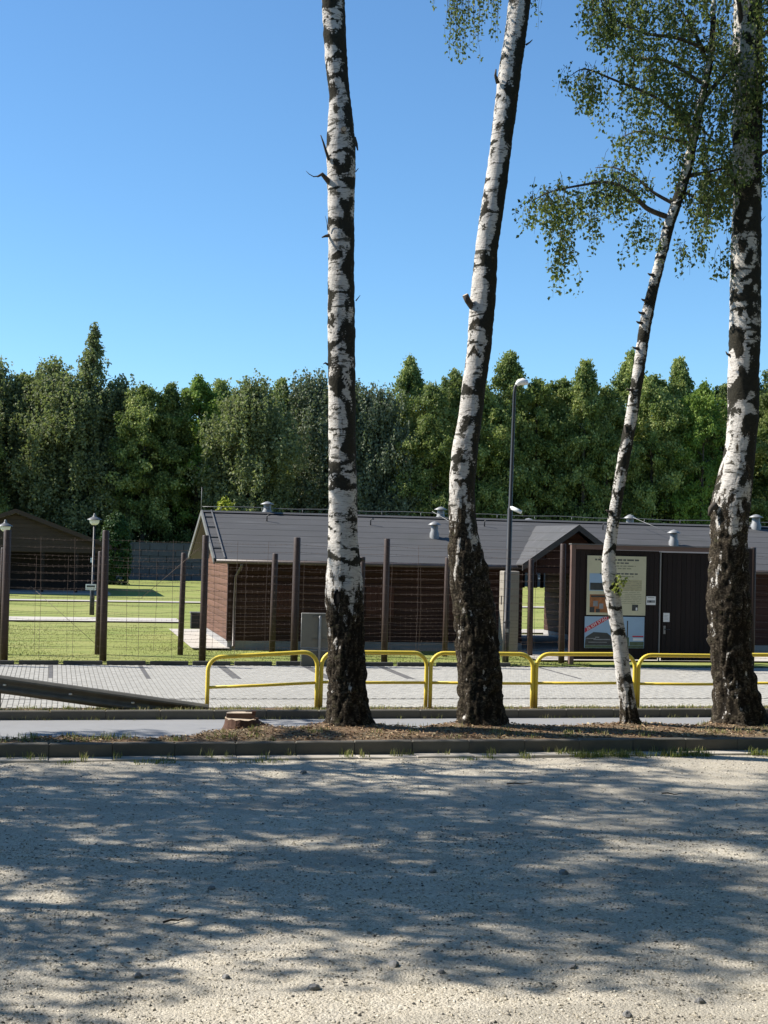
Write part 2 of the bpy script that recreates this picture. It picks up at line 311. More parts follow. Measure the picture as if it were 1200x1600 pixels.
class MB:
    def __init__(s): s.v = []; s.f = []; s.m = []; s.sm = []
    def add(s, vs, fs, mi=0, smooth=False):
        b = len(s.v); s.v += [Vector(x) for x in vs]
        for f in fs: s.f.append([b + i for i in f]); s.m.append(mi); s.sm.append(smooth)
        return s
    def box(s, a, b, mi=0, c=0.0):
        (x0, y0, z0), (x1, y1, z1) = a, b
        if c <= 0:
            vs = [(x, y, z) for z in (z0, z1) for y in (y0, y1) for x in (x0, x1)]
            return s.add(vs, [(0, 2, 3, 1), (4, 5, 7, 6), (0, 1, 5, 4), (2, 6, 7, 3), (0, 4, 6, 2), (1, 3, 7, 5)], mi)
        vs = [(x0, y0, z0), (x1, y0, z0), (x1, y1, z0), (x0, y1, z0), (x0, y0, z1 - c), (x1, y0, z1 - c), (x1, y1, z1 - c), (x0, y1, z1 - c),
              (x0 + c, y0 + c, z1), (x1 - c, y0 + c, z1), (x1 - c, y1 - c, z1), (x0 + c, y1 - c, z1)]
        fs = [(3, 2, 1, 0), (8, 9, 10, 11)]
        for i in range(4):
            j = (i + 1) % 4; fs += [(i, j, 4 + j, 4 + i), (4 + i, 4 + j, 8 + j, 8 + i)]
        return s.add(vs, fs, mi)
    def tube(s, pts, r, seg=8, mi=0, cap=True, smooth=True):
        pts = [Vector(p) for p in pts]; n = len(pts)
        rs = r if isinstance(r, (list, tuple)) else [r] * n
        b = len(s.v); up = None
        for i, p in enumerate(pts):
            t = (pts[min(i + 1, n - 1)] - pts[max(i - 1, 0)]).normalized()
            if up is None: up = Vector((0, 0, 1)) if abs(t.z) < 0.9 else Vector((1, 0, 0))
            x = t.cross(up); x = x.normalized() if x.length > 1e-6 else Vector((1, 0, 0)); y = x.cross(t).normalized(); up = y
            for k in range(seg):
                a = 2 * math.pi * k / seg; s.v.append(p + (x * math.cos(a) + y * math.sin(a)) * rs[i])
        for i in range(n - 1):
            for k in range(seg):
                k2 = (k + 1) % seg
                s.f.append([b + i * seg + k, b + i * seg + k2, b + (i + 1) * seg + k2, b + (i + 1) * seg + k]); s.m.append(mi); s.sm.append(smooth)
        if cap:
            s.f.append([b + k for k in range(seg)][::-1]); s.m.append(mi); s.sm.append(False)
            s.f.append([b + (n - 1) * seg + k for k in range(seg)]); s.m.append(mi); s.sm.append(False)
        return s
    def lathe(s, c, prof, seg=20, mi=0, smooth=True):
        c = Vector(c); b = len(s.v)
        for (r, z) in prof:
            for k in range(seg):
                a = 2 * math.pi * k / seg; s.v.append(c + Vector((r * math.cos(a), r * math.sin(a), z)))
        for i in range(len(prof) - 1):
            for k in range(seg):
                k2 = (k + 1) % seg
                s.f.append([b + i * seg + k, b + i * seg + k2, b + (i + 1) * seg + k2, b + (i + 1) * seg + k]); s.m.append(mi); s.sm.append(smooth)
        return s
    def prism(s, poly, d, mi=0):
        # poly: points of one face; d: extrusion vector
        n = len(poly); d = Vector(d); vs = [Vector(p) for p in poly] + [Vector(p) + d for p in poly]
        fs = [list(range(n)), list(range(n, 2 * n))[::-1]] + [[i, i + n, (i + 1) % n + n, (i + 1) % n] for i in range(n)]
        return s.add(vs, fs, mi)
    def build(s, name, mats, parent=None, origin=None):
        off = wloc(parent) if parent else Vector(origin or (0, 0, 0))
        me = bpy.data.meshes.new(name); me.from_pydata([tuple(v - off) for v in s.v], [], s.f)
        for m in (mats if isinstance(mats, (list, tuple)) else [mats]): me.materials.append(m)
        me.polygons.foreach_set('material_index', s.m); me.polygons.foreach_set('use_smooth', s.sm)
        me.validate(); me.update()
        o = bpy.data.objects.new(name, me); COL.objects.link(o)
        if parent: o.parent = parent
        elif origin: o.location = origin
        return o
    def recalc(s): return s
def part(name, mat, parent, fn):
    m = MB(); fn(m); return m.build(name, mat, parent)

def fbm(x, y, z=0.0, o=4): return noise.fractal(Vector((x, y, z)), 1.0, 2.0, o)

# ------------------------------------------------------------------ ground
def grid_sheet(name, x0, x1, y0, y1, nx, ny, hf, mat):
    xs = np.linspace(x0, x1, nx); ys = np.linspace(y0, y1, ny)
    V = [(x, y, hf(x, y)) for y in ys for x in xs]
    F = [(j * nx + i, j * nx + i + 1, (j + 1) * nx + i + 1, (j + 1) * nx + i) for j in range(ny - 1) for i in range(nx - 1)]
    o = link(name, np_mesh(name, V, F, mat, True)); return o
def gh(x, y):
    e = max(0.0, min(1.0, (y - 4) / 4))
    return (0.018 * fbm(x * 0.5, y * 0.5) + 0.012 * fbm(x * 1.7, y * 1.7, 3)) * e
tag(grid_sheet('gravel_lot', -16, 34, -12, Y_KERB - 0.02, 220, 160, gh, M['gravel']), kind='structure')
def flat(name, x0, x1, y0, y1, z, mat):
    return tag(link(name, np_mesh(name, [(x0, y0, z), (x1, y0, z), (x1, y1, z), (x0, y1, z)], [(0, 1, 2, 3)], mat)), kind='structure')
flat('terrain', -900, 900, -600, 1500, -0.06, M['floor'])
flat('path', -16, 34, Y_KERB + 0.10, Y_KERB2 + 0.02, Z_PATH, M['asphalt'])
tag(grid_sheet('lawn', -40, 75, Y_EDGE + 0.1, 109.5, 231, 147, lambda x, y: Z_LAWN - 0.03 + 0.02 * fbm(x * 0.3, y * 0.3) + (0.0 if y > Y_EDGE + .5 else -0.04), M['lawn']), kind='structure')
flat('forest_floor', -60, 110, 109.4, 175, 0.37, M['floor'])
# pale walks on the lawn
flat('garden_path', -30, 4.7, 53.6, 56.0, 0.425, M['pathpale'])
flat('far_garden_path', -3.5, 60, 69.6, 70.9, 0.425, M['pathpale'])
flat('forecourt', 13.2, 32, 37.6, 41.0, 0.425, M['pathpale'])
flat('house_apron', 3.9, 5.0, 41.0, 49.5, 0.43, M['pathpale'])
flat('back_walk', 5.0, 32, 49.4, 51.4, 0.425, M['pathpale'])
# soil under the birches
TX = {'a': at(545, 1130, Y_TREE).x, 'b': at(752, 1128, Y_TREE).x, 'c': at(985, 1128, Y_TREE).x, 'd': at(1156, 1125, Y_TREE).x}
def soil_h(x, y):
    e = 24.25 + 1.05 / (1 + math.exp(-(x - 2.7) * 2.2)) + 0.30 * fbm(x * 0.9, 1.3) + 0.12 * fbm(x * 3.1, 7.7)
    for k, tx in TX.items(): e += 0.55 * math.exp(-((x - tx) / 0.75) ** 2)
    h = 0.05 * min(1.0, max(-1.5, (e - y) / 0.35))
    for k, tx in TX.items():
        r2 = ((x - tx) / 0.85) ** 2 + ((y - Y_TREE) / 0.7) ** 2
        h += (0.07 if k != 'c' else 0.03) * math.exp(-r2)
    h += 0.10 * math.exp(-(((x - 3.45) / 0.5) ** 2 + ((y - 24.85) / 0.35) ** 2))
    return Z_PATH + h + 0.012 * fbm(x * 4, y * 4) + (0.0 if y > Y_KERB + .3 else -0.01)
tag(grid_sheet('soil_strip', -14, 26, Y_KERB + 0.10, Y_KERB2 - 0.03, 400, 60, soil_h, M['soil']), kind='structure')
def kerb_h(x, y): return Z_PAVE - 0.015 + 0.02 * fbm(x * 2, y * 3)
tag(grid_sheet('verge', -14, 26, Y_KERB2 + 0.13, Y_RAIL + 0.12, 300, 10, kerb_h, M['soil']), kind='structure')

# kerbs, stone by stone
def kerb_line(name, x0, x1, y, dy, z0, z1, L, mat, piece, ch=0.02, jit=0.006, gap=0.008):
    root = empty(name, (x0, y, z0), kind='structure')
    m = MB().box((0, 0, 0), (L - gap, dy, z1 - z0), c=ch); proto = None
    n = int((x1 - x0) / L)
    for i in range(n):
        p = (x0 + i * L, y + random.uniform(-jit, jit), z0 + random.uniform(-jit, jit))
        if proto is None:
            o = m.build(piece, mat); proto = o
        else:
            o = bpy.data.objects.new(piece, proto.data); COL.objects.link(o)
        o.parent = root; o.location = Vector(p) - root.location
        o.rotation_euler = (random.uniform(-.006, .006), random.uniform(-.003, .003), random.uniform(-.004, .004))
    return root
kerb_line('kerb', -8, 22, Y_KERB, 0.13, -0.05, 0.245, 1.0, M['kerb'], 'kerb_stone', 0.018)
kerb_line('gutter_strip', -8, 22, Y_KERB - 0.36, 0.34, -0.10, 0.035, 1.0, M['gutter'], 'gutter_slab', 0.01, 0.008)
kerb_line('far_kerb', -8, 24, Y_KERB2, 0.12, 0.10, 0.365, 1.0, M['kerb'], 'kerb_stone', 0.018)
kerb_line('lawn_edging', -6.2, 12.9, Y_EDGE, 0.09, 0.25, 0.43, 1.08, M['edging'], 'edging_block', 0.012, 0.008, 0.11)

# paving: single pavers near the kerb, the rest joined
PX0, PX1, PY0, PY1, PW, PD = -7.0, 24.0, Y_RAIL + 0.1, Y_EDGE - 0.02, 0.105, 0.21
pave = empty('paving', (PX0, PY0, Z_PAVE), kind='structure')
part('paving_bed', M['sand'], pave, lambda m: m.box((PX0, PY0, Z_PAVE - 0.2), (PX1, PY1, Z_PAVE - 0.006)))
bays = [-2.2, -0.01, 2.2, 4.26, 6.45, 8.45, 10.6, 12.8]
pv, pf, pmi, ptint = [], [], [], []
prot = {}
cnt = 0
rows = int((PY1 - PY0) / PD); cols = int((PX1 - PX0) / PW)
drain_row = 6
YD = PY0 + drain_row * PD + .12
for j in range(rows):
    for i in range(cols):
        x = PX0 + i * PW; y = PY0 + j * PD + (PD / 2 if i % 2 else 0)
        if y + PD > PY1: continue
        ya, yb = y, y + PD
        if ya < YD and yb > YD: yb = YD
        elif ya < YD + .10 and yb > YD + .10: ya = YD + .10
        elif ya >= YD and yb <= YD + .10: continue
        if yb - ya < .04: continue
        dark = y > PY1 - 3.6 and any(abs(x + PW / 2 - b) < 0.09 for b in bays)
        z = Z_PAVE + random.uniform(-.0015, .0015)
        if j < 3 and yb - ya > PD - .001 and -0.7 < x < 14.4 and cnt < 300 and not dark:
            me = prot.get('p')
            if me is None:
                o = MB().box((0.007, 0.007, -0.05), (PW - 0.007, PD - 0.007, 0), c=0.007).build('paver', M['paver']); prot['p'] = o.data
            else:
                o = bpy.data.objects.new('paver', me); COL.objects.link(o)
            o.parent = pave; o.location = Vector((x, y, z)) - pave.location; cnt += 1
        else:
            b = len(pv); g, c = 0.005, 0.003; t = random.random()
            pd_l = yb - ya; y = ya
            for (xx, yy, zz) in ((g, g, -.03), (PW - g, g, -.03), (PW - g, pd_l - g, -.03), (g, pd_l - g, -.03), (g + c, g + c, 0), (PW - g - c, g + c, 0), (PW - g - c, pd_l - g - c, 0), (g + c, pd_l - g - c, 0)):
                pv.append((x + xx - PX0, y + yy - PY0, z + zz - Z_PAVE)); ptint.append(t)
            pf += [(b + 4, b + 5, b + 6, b + 7)] + [(b + k, b + (k + 1) % 4, b + 4 + (k + 1) % 4, b + 4 + k) for k in range(4)]
            pmi += [1 if dark else 0] * 5
o = link('paver_field', np_mesh('paver_field', pv, pf, [M['paver'], M['paver_dark']], attrs={'tint': ptint}, mi=pmi), pave, pave.location)
o['kind'] = 'stuff'
yd = PY0 + drain_row * PD + .12
dr = empty('drain_channel', (PX0, yd, Z_PAVE), kind='structure')
part('channel_bed', M['edging'], dr, lambda m: m.box((PX0, yd + .005, Z_PAVE - .1), (PX1, yd + .095, Z_PAVE - .014)))
part('channel_edge', M['paver_dark'], dr, lambda m: m.box((PX0, yd + .005, Z_PAVE - .1), (PX1, yd + .03, Z_PAVE + .002)))

# pebbles
def pebbles(n, x0, x1, y0, y1, smin, smax, keep, zf, tint_lo=0.0, tint_hi=1.0):
    base = np.array([(1, 0, 0), (0, 1, 0), (-1, 0, 0), (0, -1, 0), (0, 0, 0.75), (0, 0, -.5)], float)
    fac = np.array([(0, 1, 4), (1, 2, 4), (2, 3, 4), (3, 0, 4), (1, 0, 5), (2, 1, 5), (3, 2, 5), (0, 3, 5)])
    x = rng.uniform(x0, x1, n * 3); y = rng.uniform(y0, y1, n * 3); ok = keep(x, y); x, y = x[ok][:n], y[ok][:n]; n = len(x)
    s = smin + (smax - smin) * rng.random(n) ** 3.0
    V = base[None] * (1 + rng.uniform(-.35, .35, (n, 6, 3)))
    V = V * s[:, None, None] * np.stack([rng.uniform(.7, 1.3, n), rng.uniform(.7, 1.2, n), rng.uniform(.5, .95, n)], 1)[:, None, :]
    a = rng.uniform(0, 6.28, n); ca, sa = np.cos(a)[:, None], np.sin(a)[:, None]
    X = V[..., 0] * ca - V[..., 1] * sa + x[:, None]; Yv = V[..., 0] * sa + V[..., 1] * ca + y[:, None]
    z = np.array([zf(p, q) for p, q in zip(x, y)])
    Z = V[..., 2] + z[:, None] + s[:, None] * 0.15
    F = (fac[None] + (np.arange(n) * 6)[:, None, None]).reshape(-1, 3)
    return np.stack([X, Yv, Z], -1).reshape(-1, 3), F, np.repeat(rng.uniform(tint_lo, tint_hi, n), 6)
wedge = lambda x, y: (x > -2.2 - 0.04 * y) & (x < 3.0 + 0.56 * y)
V1, F1, T1 = pebbles(70000, -3.2, 16.5, 8.6, 17, 0.004, 0.019, wedge, gh)
V2, F2, T2 = pebbles(26000, -3.2, 16.5, 16, 23.0, 0.006, 0.020, wedge, gh)
tag(link('loose_gravel', np_mesh('loose_gravel', np.concatenate([V1, V2]), np.concatenate([F1, F2 + len(V1)]), M['pebble'], attrs={'tint': np.concatenate([T1, T2])})),
    'pale loose gravel chippings covering the parking lot', 'gravel', kind='stuff')

# larger stones singled out on the gravel
def stone(p, s, label):
    me = bpy.data.meshes.new('stone'); import bmesh
    bm = bmesh.new(); bmesh.ops.create_icosphere(bm, subdivisions=2, radius=1.0); sd_ = random.random() * 90
    for v in bm.verts:
        k = 1 + 0.45 * noise.noise(v.co * 1.3 + Vector((sd_, 0, 0))); v.co = Vector((v.co.x * s * k * 1.15, v.co.y * s * k, max(-.35, v.co.z) * s * k * 0.8))
    bm.to_mesh(me); bm.free(); me.materials.append(M['stone'])
    o = link('stone', me); o.location = (p.x, p.y, gh(p.x, p.y) + s * 0.2); o.rotation_euler = (0, 0, random.uniform(0, 6))
    return tag(o, label, 'stone', 'loose stones on the gravel')
for (u, v, s, l) in [(881, 1366, .055, 'lone grey stone on the gravel at the right, in the dappled light'), (490, 1546, .045, 'grey stone in the sunlit gravel at the bottom centre'),
                     (216, 1527, .035, 'pale stone at the edge of the lowest left shadow'), (331, 1391, .035, 'dark stone in the shade left of the middle of the lot'),
                     (615, 1510, .045, 'dark stone just below the edge of the central shadow'), (690, 1522, .032, 'small dark stone right of the central shadow edge'),
                     (980, 1590, .04, 'dark stone at the bottom edge towards the right'), (1093, 1565, .035, 'dark stone in the lower right shadow'),
                     (895, 1512, .035, 'pale flat stone at the lower rim of the right shadow'), (353, 1530, .03, 'small stone in the sunlit gravel left of centre'),
                     (474, 1208, .05, 'small stone near the kerb left of the first birch'), (676, 1362, .04, 'dark stone in the shade right of centre')]:
    stone(ground(u, v, 0), s, l)
for (u, v, L, a, l) in [(812, 1224, .42, .1, 'fallen dark twig on the gravel close to the kerb'), (275, 1437, .28, .5, 'short fallen twig on the shaded gravel at left'), (1050, 1240, .3, -.3, 'thin fallen twig on the gravel at right')]:
    p = ground(u, v, 0.02); m = MB()
    m.tube([p + Vector((math.cos(a) * L * (t - .5), math.sin(a) * L * (t - .5), .01 * math.sin(t * 7))) for t in (0, .3, .6, 1)], [.012, .011, .008, .004], 5)
    tag(m.build('twig', M['twig'], None, tuple(p)), l, 'twig', 'fallen twigs on the gravel')

# ------------------------------------------------------------------ leaves and grass
def leaf_geo(C, D, N, L, Wd, fold=0.15):
    """rhombic leaves: C base points, D direction, N normal"""
    Sx = np.cross(D, N); Sx /= np.linalg.norm(Sx, axis=1, keepdims=True) + 1e-9
    N2 = np.cross(Sx, D)
    L = L[:, None]; Wd = Wd[:, None]
    V = np.stack([C, C + D * L * .42 + Sx * Wd * .5 + N2 * L * fold, C + D * L, C + D * L * .42 - Sx * Wd * .5 + N2 * L * fold], 1)
    n = len(C); F = (np.array([(0, 1, 2), (0, 2, 3)])[None] + (np.arange(n) * 4)[:, None, None]).reshape(-1, 3)
    return V.reshape(-1, 3), F
def unit(v): return v / (np.linalg.norm(v, axis=-1, keepdims=True) + 1e-9)
def rdir(n): return unit(rng.normal(size=(n, 3)))
def grass_geo(P, h, tlo, thi, lean=0.5, w=0.006):
    n = len(P); a = rng.uniform(0, 6.28, n); d = np.stack([np.cos(a), np.sin(a), np.zeros(n)], 1); s = np.stack([-np.sin(a), np.cos(a), np.zeros(n)], 1)
    h = h[:, None]; ln = rng.uniform(0.1, lean, n)[:, None]; up = np.array([[0, 0, 1.]])
    V = np.stack([P - s * w, P + s * w, P + up * h * .6 + d * h * ln * .4 + s * w * .7, P + up * h * .6 + d * h * ln * .4 - s * w * .7, P + up * h * (1 - .3 * ln) + d * h * ln], 1)
    F = (np.array([(0, 1, 2), (0, 2, 3), (3, 2, 4)])[None] + (np.arange(n) * 5)[:, None, None]).reshape(-1, 3)
    return V.reshape(-1, 3), F, np.repeat(rng.uniform(tlo, thi, n), 5)
def join_geo(parts):
    Vs, Fs, Ts, b = [], [], [], 0
    for V, F, T in parts: Vs.append(V); Fs.append(F + b); Ts.append(T); b += len(V)
    return np.concatenate(Vs), np.concatenate(Fs), np.concatenate(Ts)
def grass(name, parts, label):
    V, F, T = join_geo(parts); return tag(link(name, np_mesh(name, V, F, M['grass'], attrs={'tint': T})), label, 'grass', kind='stuff')
def scatter_tufts(nt_, per, x0, x1, y0, y1, spread, zf, h0, h1, tlo, thi, keep=None, lean=.6, w=.006):
    cx = rng.uniform(x0, x1, nt_); cy = rng.uniform(y0, y1, nt_)
    if keep is not None:
        k = np.array([keep(a, b) for a, b in zip(cx, cy)]); cx, cy = cx[k], cy[k]
    x = (cx[:, None] + rng.normal(0, spread, (len(cx), per))).ravel(); y = (cy[:, None] + rng.normal(0, spread * .6, (len(cx), per))).ravel()
    y = np.clip(y, y0 - .05, y1 + .05)
    z = np.array([zf(a, b) for a, b in zip(x, y)])
    return grass_geo(np.stack([x, y, z - .01], 1), rng.uniform(h0, h1, len(x)), tlo, thi, lean, w)
fb = lambda sx, off, thr: (lambda a, b: fbm(a * sx, off) > thr)
grass('kerb_weeds', [
    scatter_tufts(170, 18, 7.5, 13.5, 22.80, 23.12, .06, lambda a, b: .02, .04, .15, .0, .7, fb(.8, 4.0, -.05)),
    scatter_tufts(60, 12, -2, 7.5, 22.7, 23.0, .06, gh, .03, .11, .0, .6, fb(.8, 9.0, .0)),
    scatter_tufts(50, 12, -2, 14, 23.0, 23.34, .05, lambda a, b: .03, .05, .18, .2, .9)], 'green and dry weeds along the foot of the near kerb')
grass('verge_grass', [
    scatter_tufts(420, 14, -2, 15, Y_KERB2 + .15, Y_RAIL + .08, .07, kerb_h, .03, .11, .35, 1.0),
    scatter_tufts(90, 10, -2, 15, Y_KERB2 - .08, Y_KERB2 - .02, .05, soil_h, .05, .2, .4, 1.0),
    scatter_tufts(330, 12, -2, 15, Y_KERB + .2, 26.0, .07, soil_h, .03, .13, .15, 1.0, lambda a, b: fbm(a * 1.1, b * 1.6, 3) > .02 and soil_h(a, b) > Z_PATH + .012),
    scatter_tufts(45, 12, -2, 3.2, 23.6, 24.1, .06, soil_h, .04, .16, .0, .8)], 'dry straw-coloured grass on the strip around the birches')
# brown needle litter on the mounds
n = 9000
x = rng.uniform(-1.5, 15, n); y = Y_KERB + .2 + (26.0 - Y_KERB - .2) * rng.random(n) ** 1.2
k = np.array([soil_h(a, b) > Z_PATH + .01 for a, b in zip(x, y)]); x, y = x[k], y[k]
P_ = np.stack([x, y, [soil_h(a, b) + .008 for a, b in zip(x, y)]], 1); n = len(x); a = rng.uniform(0, 6.28, n)
D = unit(np.stack([np.cos(a), np.sin(a), rng.uniform(-.1, .35, n)], 1)); V, F = leaf_geo(P_, D, unit(rdir(n) + np.array([[0, 0, 1.5]])), rng.uniform(.03, .1, n), rng.uniform(.012, .035, n))
tag(link('leaf_litter', np_mesh('leaf_litter', V, F, M['litter'], attrs={'tint': np.repeat(rng.random(n), 4)})), 'brown fallen needles and leaves under the birches', 'litter', kind='stuff')
# short lawn blades near the fence
n = 42000
y = Y_EDGE + .12 + (52 - Y_EDGE) * rng.random(n) ** 1.6; x = rng.uniform(-3.0, 14.5, n)
k = ~((x > 4.9) & (y > Y_H - .05)) & ~((x > 3.9) & (y > 41)) & ~((x > 13.2) & (y > 37.6)); x, y = x[k], y[k]
V, F, T = grass_geo(np.stack([x, y, np.full(len(x), Z_LAWN - .04)], 1), rng.uniform(.018, .05, len(x)), .15, .8, .9, .009)
tag(link('lawn_grass', np_mesh('lawn_grass', V, F, M['grass'], attrs={'tint': T})), 'short mown grass of the lawn behind the wire fence', 'grass', kind='stuff')

# ------------------------------------------------------------------ birches by the kerb
def trunk_mesh(path, radii, z_rough, soft, seed, seg=56, dz=0.045, bands=40, dark_top=0.0, flare=None, side=0.0):
    pts = np.array([tuple(p) for p in path]); zs = pts[:, 2]; o = np.argsort(zs); pts, radii = pts[o], np.array(radii)[o]; zs = pts[:, 2]
    Z = np.arange(zs[0], zs[-1], dz)
    cx, cy, rr = (np.interp(Z, zs, q) for q in (pts[:, 0], pts[:, 1], radii))
    ker = np.hanning(13); ker /= ker.sum(); sm = lambda q: np.convolve(np.pad(q, 6, mode='edge'), ker, 'valid')
    cx, cy, rr = sm(cx), sm(cy), sm(rr)
    r_ = random.Random(seed); th = np.arange(seg) * 2 * math.pi / seg
    bnd = [(r_.uniform(zs[0] + .8, zs[-1]), r_.uniform(0, 6.28), r_.uniform(.5, 1.7), r_.uniform(.02, .05) + .10 * r_.random() ** 3, r_.uniform(-.14, .10)) for _ in range(bands)]
    V, A, B, Cc = [], [], [], []
    off = Vector((seed * 7.3, seed * 3.1, 0))
    for i, z in enumerate(Z):
        R = rr[i]; zl = z - zs[0]
        k = 1 / (1 + math.exp((z - z_rough) / soft))
        act = [b for b in bnd if abs(b[0] - z) < .35]
        for t in th:
            c_, s_ = math.cos(t), math.sin(t); q = Vector((c_ * R, s_ * R, z)) + off
            kn = k + 0.35 * noise.noise(Vector((q.x * 2.2, q.y * 2.2, z * 1.1))) * (4 * k * (1 - k))
            kn = max(0, min(1, kn))
            w = noise.noise(q * 2.0) * .12
            vd = noise.voronoi(Vector((q.x * 13 + w * 9, q.y * 13 + w * 5, z * 2.6 + w * 8)))[0]
            plate = min(1.0, (vd[1] - vd[0]) * 2.6)
            fur = plate * .6 + .4 * abs(noise.noise(Vector((q.x * 14, q.y * 14, z * 3)))) * 2
            disp = kn * (fur - .55) * min(.085, R * .24) + (1 - kn) * .010 * noise.noise(Vector((q.x * 5, q.y * 5, z * 7))) + .05 * R * noise.noise(Vector((c_ * 1.2 + seed, s_ * 1.2, z * .9)))
            if flare: disp += flare * max(0, 1 - zl / .5) ** 2 * (0.55 + .6 * math.sin(t * 5 + seed) * .7 + .3 * math.sin(t * 3 + 2 * seed))
            dk = 0.0
            for (bz, bt, bw, bh, bs) in act:
                dt = abs((t - bt + math.pi) % (2 * math.pi) - math.pi) / bw
                if dt < 1:
                    zc = bz + bs * dt * 1.4; e = 1 - abs(z - zc) / (bh * (1.15 - dt)); dk = max(dk, e * 1.1 + .1)
            dk += dark_top * max(0, noise.noise(Vector((q.x * 3.4, q.y * 3.4, z * 2.4 + 9))) + .55 * noise.noise(Vector((q.x * 7, q.y * 7, z * 5))) + .05) * min(1, max(0.25, (z - 2.5) / 4)) * 1.9
            if side: dk += side * max(0, math.cos(t + .30) + .55 * noise.noise(Vector((q.x * 3, q.y * 3, z * 1.6))) + .25 * noise.noise(Vector((q.x * 8, q.y * 8, z * 5))) - .25) * min(1.35, max(0.25, (z - 2.0) / 2.5))  # blackens the side away from the sun: painted-in shade plus dark lichen
            disp += .012 * max(0, min(1, dk)) * noise.noise(Vector((q.x * 16, q.y * 16, z * 16)))
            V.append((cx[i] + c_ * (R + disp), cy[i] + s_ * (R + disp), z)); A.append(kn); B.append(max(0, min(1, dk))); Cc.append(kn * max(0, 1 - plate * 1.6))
    F = [(i * seg + j, i * seg + (j + 1) % seg, (i + 1) * seg + (j + 1) % seg, (i + 1) * seg + j) for i in range(len(Z) - 1) for j in range(seg)]
    return V, F, A, B, Cc
def add_trunk(root, V, F, A, B, Cc):
    b = root.location; V = np.array(V) - np.array([b.x, b.y, b.z])
    return link('trunk', np_mesh('trunk', V, F, M['bark'], True, {'rough': A, 'dark': B, 'crease': Cc}), root, root.location)
def px_path(spec, Y, top=None, slim=.95):
    path, rr = [], []
    for (v, l, r) in spec:
        p0, p1 = at(l, v, Y), at(r, v, Y); path.append((p0 + p1) / 2); rr.append((p1 - p0).length / 2 * slim)
    if top:
        for (dx, dy, dz, r) in top: path.append(path[-1] + Vector((dx, dy, dz))); rr.append(r)
    return path, rr

def strand(P, L, droop, ds=0.05, sway=0.5):
    """one hanging twig: points"""
    n = max(3, int(L / ds)); a = random.uniform(0, 6.28); h = random.uniform(.1, sway)
    t = np.linspace(0, 1, n); x = h * L * (1 - (1 - t) ** 2.2) * .5; wob = np.cumsum(rng.normal(0, .006, (n, 2)), 0)
    pts = np.stack([P[0] + math.cos(a) * x + wob[:, 0], P[1] + math.sin(a) * x + wob[:, 1], P[2] - L * t ** 1.15 * droop], 1)
    return pts
def leaves_on(strands, size=(.04, .07), per=1.0, off=.03):
    C, D = [], []
    for s in strands:
        m = max(1, int(len(s) * per)); idx = rng.uniform(0.12, 1, m) ** .85 * (len(s) - 1); i0 = np.clip(idx.astype(int), 0, len(s) - 2); f = (idx - i0)[:, None]
        p = s[i0] * (1 - f) + s[i0 + 1] * f; C.append(p + rng.normal(0, off, p.shape)); d = rng.normal(0, .7, p.shape); d[:, 2] -= .7; D.append(unit(d))
    C, D = np.concatenate(C), np.concatenate(D); n = len(C); L = rng.uniform(size[0], size[1], n)
    V, F = leaf_geo(C, D, rdir(n), L, L * rng.uniform(.6, .8, n)); return V, F, np.repeat(np.clip(rng.beta(2, 2.6, n) + (rng.random(n) > .97) * .4, 0, 1), 4)
def twig_geo(strands, r=.005):
    V, F = [], []
    for s in strands:
        s = s[::3] if len(s) > 6 else s; b = len(V); n = len(s)
        for i, p in enumerate(s):
            q = r * (1 - .7 * i / n)
            for k in range(3): V.append((p[0] + q * math.cos(k * 2.09), p[1] + q * math.sin(k * 2.09), p[2]))
        for i in range(n - 1):
            for k in range(3): F.append((b + i * 3 + k, b + i * 3 + (k + 1) % 3, b + (i + 1) * 3 + (k + 1) % 3, b + (i + 1) * 3 + k))
    return V, F
def crown_part(root, strands, mat, size=(.04, .07), per=1.0, off=.03, name='crown', twigs=True):
    b = np.array(tuple(root.location))
    V, F, T = leaves_on(strands, size, per, off)
    c = link(name, np_mesh(name, V - b, F, mat, attrs={'tint': T}), root, root.location)
    if twigs:
        tv, tf = twig_geo(strands); link('twigs', np_mesh('twigs', np.array(tv) - b, tf, M['twig']), c, root.location)['kind'] = 'stuff'
    return c
def branch_curve(pts, n=10):
    P = [np.array(tuple(p)) for p in pts]; out = []
    for i in range(len(P) - 1):
        p0, p1, p2, p3 = P[max(i - 1, 0)], P[i], P[i + 1], P[min(i + 2, len(P) - 1)]
        for t in np.linspace(0, 1, n, endpoint=False):
            out.append(.5 * (2 * p1 + (p2 - p0) * t + (2 * p0 - 5 * p1 + 4 * p2 - p3) * t * t + (3 * p1 - p0 - 3 * p2 + p3) * t ** 3))
    out.append(P[-1]); return out
def free_crown(tx, ty, z0, z1, R, nb, seed, ns=8, L=(.6, 1.8)):
    """limbs and hanging strands of a birch crown around an upper trunk"""
    r_ = random.Random(seed); limbs, st = [], []
    for i in range(nb):
        z = z0 + (z1 - z0) * (i + .5) / nb; a = i * 2.4 + r_.uniform(-.4, .4); h = (z - z0) / (z1 - z0)
        l = R * (0.55 + .6 * math.sin(math.pi * min(1, .25 + h * .75))) * (1 - .55 * h) * r_.uniform(.7, 1.15)
        d = np.array([math.cos(a), math.sin(a), 0])
        p = [np.array([tx, ty, z]) + d * l * t + np.array([0, 0, l * (.55 * t - .35 * t * t)]) for t in np.linspace(0, 1, 7)]
        limbs.append((p, .012 + .05 * (1 - h)))
        for j in range(ns):
            t = r_.uniform(.2, 1); q = p[0] + d * l * t + np.array([r_.gauss(0, .35), r_.gauss(0, .35), l * (.55 * t - .35 * t * t) + r_.uniform(-.1, .5)])
            st.append(strand(q, r_.uniform(*L), 1.0, .05, .8))
    return limbs, st
